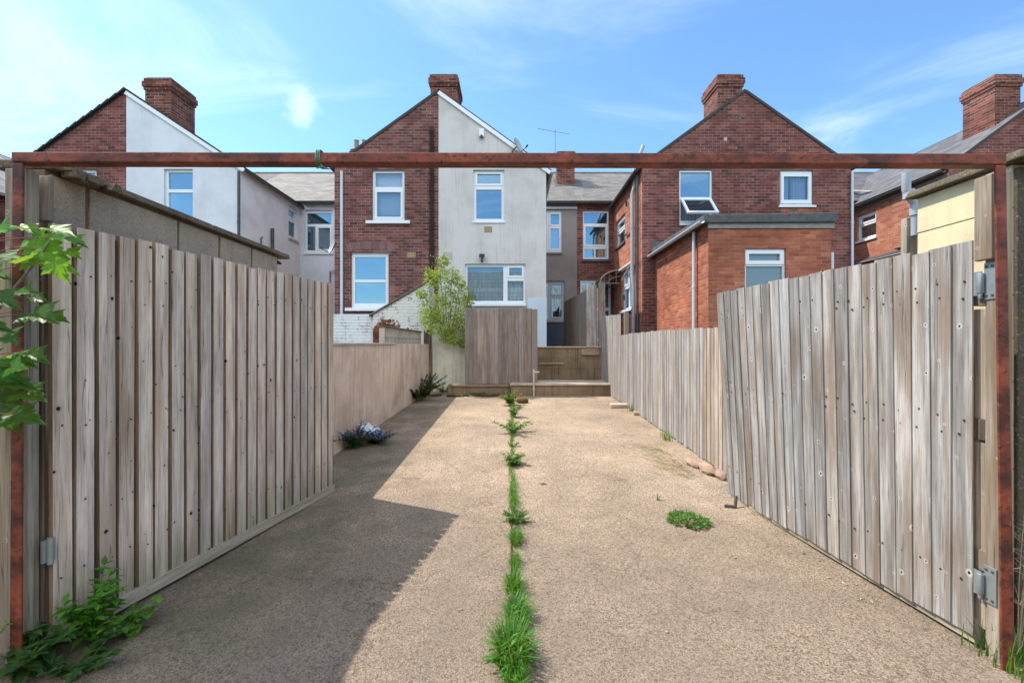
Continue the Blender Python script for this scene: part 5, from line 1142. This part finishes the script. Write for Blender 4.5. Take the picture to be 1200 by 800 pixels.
for i in range(110):
    p = Vector((rng.uniform(1.62, 2.08), rng.uniform(4.6, 5.9), 0)); p.x = 1.98 - abs(rng.gauss(0, .16)); p.z = gz(p.y) + .005; a = rng.gauss(2.2, .45); L = rng.uniform(.12, .38); q = p + Vector((math.cos(a) * L, math.sin(a) * L, rng.uniform(0, .05))); mb.tube([p, p.lerp(q, .5) + Vector((0, 0, rng.uniform(.005, .03))), q], [.0035, .003, .0015], 5, vary(1, .4))
tag(mb.build('dry_stalks', M['twig'], None, (1.9, 5.1, gz(5.1))), 'heap of dry straw coloured stalks beside the pinkish stone lump', 'stalks')
mb = MB(); a = gp(831, 558); leaf(mb, a + Vector((0, 0, .02)), (1, -.2, .1), (0, 0, 1), .13, .06, (2.6, 2.2, .5), .2, 3); leaf(mb, a + Vector((.06, .02, .02)), (-.6, .4, .2), (0, 0, 1), .10, .05, (2.4, 2.0, .4), .2, 3)
tag(mb.build('fallen_leaf', M['grass'], None, tuple(a)), 'bright yellow fallen leaf among the dry stalks', 'leaf')
P = gp(849, 594); mb = MB(); mb.bar(P + Vector((.0, 0, .012)), P + Vector((.085, -.02, .012)), .022, .022); mb.bar(P + Vector((.08, -.02, .005)), P + Vector((.115, .03, .085)), .022, .018, up=(0, 1, 0))
tag(mb.build('bolt_keeper', M['iron'], None, tuple(P), bevel=.002), 'small black angled bolt at the free end of the right gate', 'bolt')
mb = MB(); P = gp(726, 477); mb.hexa([P + Vector((x, y, z)) for z in (.0, .07) for x, y in ((-.2, -.12), (.17, -.12), (.2, .14), (-.17, .14))]); tag(mb.build('wood_offcut', M['step'], None, tuple(P), bevel=.01), 'flat grey slab lying before the step, by the right fence', 'slab')
mb = MB(); P = gp(748, 486); mb.hexa([P + Vector((x, y, z)) for z in (.0, .06) for x, y in ((-.10, -.08), (.06, -.10), (.09, .08), (-.07, .1))]); tag(mb.build('wood_offcut', M['stone'], None, tuple(P), bevel=.01), 'small pinkish block by the right fence, nearer than the grey slab', 'block')
mb = MB(); P = gp(612, 472); rock(mb, P + Vector((0, 0, .05)), .13, .10, .08, seed=4); tag(mb.build('stone', M['stone_dk'], None, tuple(P)), 'brown stone beside the reddish tipped weed near the step', 'stone')
mb = MB(); P = gp(637, 568); mb.tube([P + Vector((-.03, 0, .01)), P + Vector((0, .01, .014)), P + Vector((.035, 0, .008))], [.006, .010, .004], 6); tag(mb.build('bark_chip', M['bark'], None, tuple(P)), 'small dark chip on the right slab near the joint', 'debris')
# crumpled polythene by the wall
P = gp(436, 512) + Vector((-.06, -.04, .17)); bm = bmesh.new(); bmesh.ops.create_grid(bm, x_segments=22, y_segments=14, size=1); r_ = random.Random(9)
V = []
for v in bm.verts: V.append(P + Vector((v.co.x * .19, v.co.y * .13, .025 * math.sin(v.co.x * 7 + v.co.y * 4) + .022 * math.sin(v.co.y * 9 - v.co.x * 6) + r_.uniform(-.016, .016) - .06 * (v.co.x ** 2) - .05 * v.co.y ** 2 - .03 * v.co.x)))
mb = MB(); bm.verts.index_update(); mb.mesh(V, [[v.index for v in f.verts] for f in bm.faces], smooth=True); bm.free()
o = mb.build('plastic_sheet', M['cloth_white'], None, tuple(P)); m = o.modifiers.new('Solid', 'SOLIDIFY'); m.thickness = .002
tag(o, 'crumpled pale blue white plastic sheet on the purple flowers', 'plastic sheet')
mb = MB()
for i in range(420):
    k_ = rng.random(); y = rng.uniform(2.2, 10.8)
    if k_ < .45: x = (2.10 if y > 4.2 else 2.0) - abs(rng.gauss(0, .07)) + .03 * max(0, y - 5) * .8
    elif k_ < .8: x = (-2.13 if y > 4.4 else -1.95 + (y - 2.2) * .19) + abs(rng.gauss(0, .08))
    else: x = rng.gauss(0, .10)
    d = rdir(-.1, .3); leaf(mb, (x, y, gz(y) + .004), d, (0, 0, 1), rng.uniform(.012, .035), rng.uniform(.006, .016), vary(.8, .5), .2, 2)
tag(mb.build('leaf_litter', M['twig'], None, (0, 5, 0)), 'dry leaf crumbs along the edges of the drive', 'litter', None, 'stuff')
mb = MB()
for i in range(70):
    x, y = rng.uniform(-1.9, 2.0), rng.uniform(1.7, 9); s = rng.uniform(.003, .010); rock(mb, (x, y, gz(y) + s * .4), s * 1.3, s, s * .7, (lambda g: (g, g, g * .95))(rng.uniform(.5, 1.4)), i)
tag(mb.build('grit', M['stone'], None, (0, 4, 0)), 'scattered grit and crumbs on the concrete', 'grit', None, 'stuff')

# ------------------------------------------------------------------ light, sky, camera
SUNV = Vector((.637, -.285, -1.0)); el = math.atan2(1.0, math.hypot(SUNV.x, SUNV.y)); az = math.atan2(-SUNV.x, -SUNV.y)
sun = bpy.data.lights.new('sun', 'SUN'); sun.energy = 2.95; sun.angle = R(.53); sun.color = (1.0, .93, .83)
so = bpy.data.objects.new('sun', sun); COL.objects.link(so); so.rotation_euler = SUNV.to_track_quat('-Z', 'Y').to_euler(); so.location = (-6, 6, 14)
w = bpy.data.worlds.new('World'); sc.world = w; w.use_nodes = True; nt = w.node_tree; N = nt.nodes; bg = N['Background']
sky = N.new('ShaderNodeTexSky'); sky.sky_type = 'NISHITA'; sky.sun_disc = False; sky.sun_elevation = el; sky.sun_rotation = az; sky.altitude = 50; sky.air_density = 1.0; sky.dust_density = .4; sky.ozone_density = 2.0
tc = N.new('ShaderNodeTexCoord'); sp = N.new('ShaderNodeSeparateXYZ'); nt.links.new(tc.outputs['Generated'], sp.inputs[0])
def wm(op, a, b):
    n = N.new('ShaderNodeMath'); n.operation = op
    for i, x in enumerate((a, b)):
        if hasattr(x, 'is_output'): nt.links.new(x, n.inputs[i])
        else: n.inputs[i].default_value = x
    return n.outputs[0]
zc = wm('MAXIMUM', sp.outputs[2], .06); cv = N.new('ShaderNodeCombineXYZ'); nt.links.new(wm('DIVIDE', sp.outputs[0], zc), cv.inputs[0]); nt.links.new(wm('DIVIDE', sp.outputs[1], zc), cv.inputs[1])
def wn(scale, det, dist, loc, sx):
    mp = N.new('ShaderNodeMapping'); mp.inputs['Scale'].default_value = (sx, 1, 1); mp.inputs['Location'].default_value = loc; nt.links.new(cv.outputs[0], mp.inputs[0])
    n = N.new('ShaderNodeTexNoise'); n.inputs['Scale'].default_value = scale; n.inputs['Detail'].default_value = det; n.inputs['Distortion'].default_value = dist; n.inputs['Roughness'].default_value = .6; nt.links.new(mp.outputs[0], n.inputs[0]); return n.outputs[0]
def ws(v, a, b):
    n = N.new('ShaderNodeMapRange'); n.interpolation_type = 'SMOOTHSTEP'; n.inputs[1].default_value = a; n.inputs[2].default_value = b; nt.links.new(v, n.inputs[0]); return n.outputs[0]
cloud = wm('MULTIPLY', ws(wn(.9, 9, 1.2, (3.1, 1.7, 0), .6), .42, 1.0), wm('ADD', .10, wn(.35, 3, 0, (8, 2, 0), 1)))
mx = N.new('ShaderNodeMix'); mx.data_type = 'RGBA'; nt.links.new(cloud, mx.inputs[0]); tn = N.new('ShaderNodeMix'); tn.data_type = 'RGBA'; tn.blend_type = 'MULTIPLY'; tn.inputs[0].default_value = 1; tn.inputs[7].default_value = (.55, .71, .80, 1); nt.links.new(sky.outputs[0], tn.inputs[6]); nt.links.new(tn.outputs[2], mx.inputs[6]); mx.inputs[7].default_value = (5.2, 5.5, 5.9, 1)
dn = N.new('ShaderNodeVectorMath'); dn.operation = 'DISTANCE'; nt.links.new(tc.outputs['Generated'], dn.inputs[0]); q_ = Vector((-250, 533, 278)).normalized(); dn.inputs[1].default_value = q_
pn = N.new('ShaderNodeTexNoise'); pn.inputs['Scale'].default_value = 26; pn.inputs['Detail'].default_value = 6; nt.links.new(tc.outputs['Generated'], pn.inputs[0])
puff = wm('MULTIPLY', ws(wm('ADD', wm('MULTIPLY', pn.outputs[0], .075), wm('MULTIPLY', dn.outputs['Value'], -1.0)), -.002, .04), .30)
pm_ = N.new('ShaderNodeMix'); pm_.data_type = 'RGBA'; nt.links.new(puff, pm_.inputs[0]); nt.links.new(mx.outputs[2], pm_.inputs[6]); pm_.inputs[7].default_value = (5.6, 5.6, 5.9, 1); mx = pm_
fill_veil = wm('MULTIPLY', ws(wm('ADD', wm('MULTIPLY', sp.outputs[1], -1.0), wm('MULTIPLY', wn(1.3, 6, .6, (1, 5, 0), .8), .35)), .2, .85), .9)  # bright veil added to the unseen sky behind the camera as fill light
fill_veil = wm('MULTIPLY', fill_veil, ws(sp.outputs[2], .30, .55)); mv = N.new('ShaderNodeMix'); mv.data_type = 'RGBA'; nt.links.new(fill_veil, mv.inputs[0]); nt.links.new(mx.outputs[2], mv.inputs[6]); mv.inputs[7].default_value = (10.0, 10.2, 10.5, 1)
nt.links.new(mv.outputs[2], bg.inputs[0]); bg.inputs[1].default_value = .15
cam = bpy.data.cameras.new('camera'); co = bpy.data.objects.new('camera', cam); COL.objects.link(co); co.location = (0, 0, H); co.rotation_euler = (R(90), 0, 0)
cam.sensor_width = 36; cam.lens = 16; cam.shift_y = 3 / 1200; cam.clip_start = .05; cam.clip_end = 1000; sc.camera = co
vs = sc.view_settings; vs.view_transform = 'Standard'; vs.look = 'None'; vs.exposure = 1.25; vs.gamma = 1; vs.use_curve_mapping = False
for o in sc.objects:
    if '_o' in o: del o['_o']
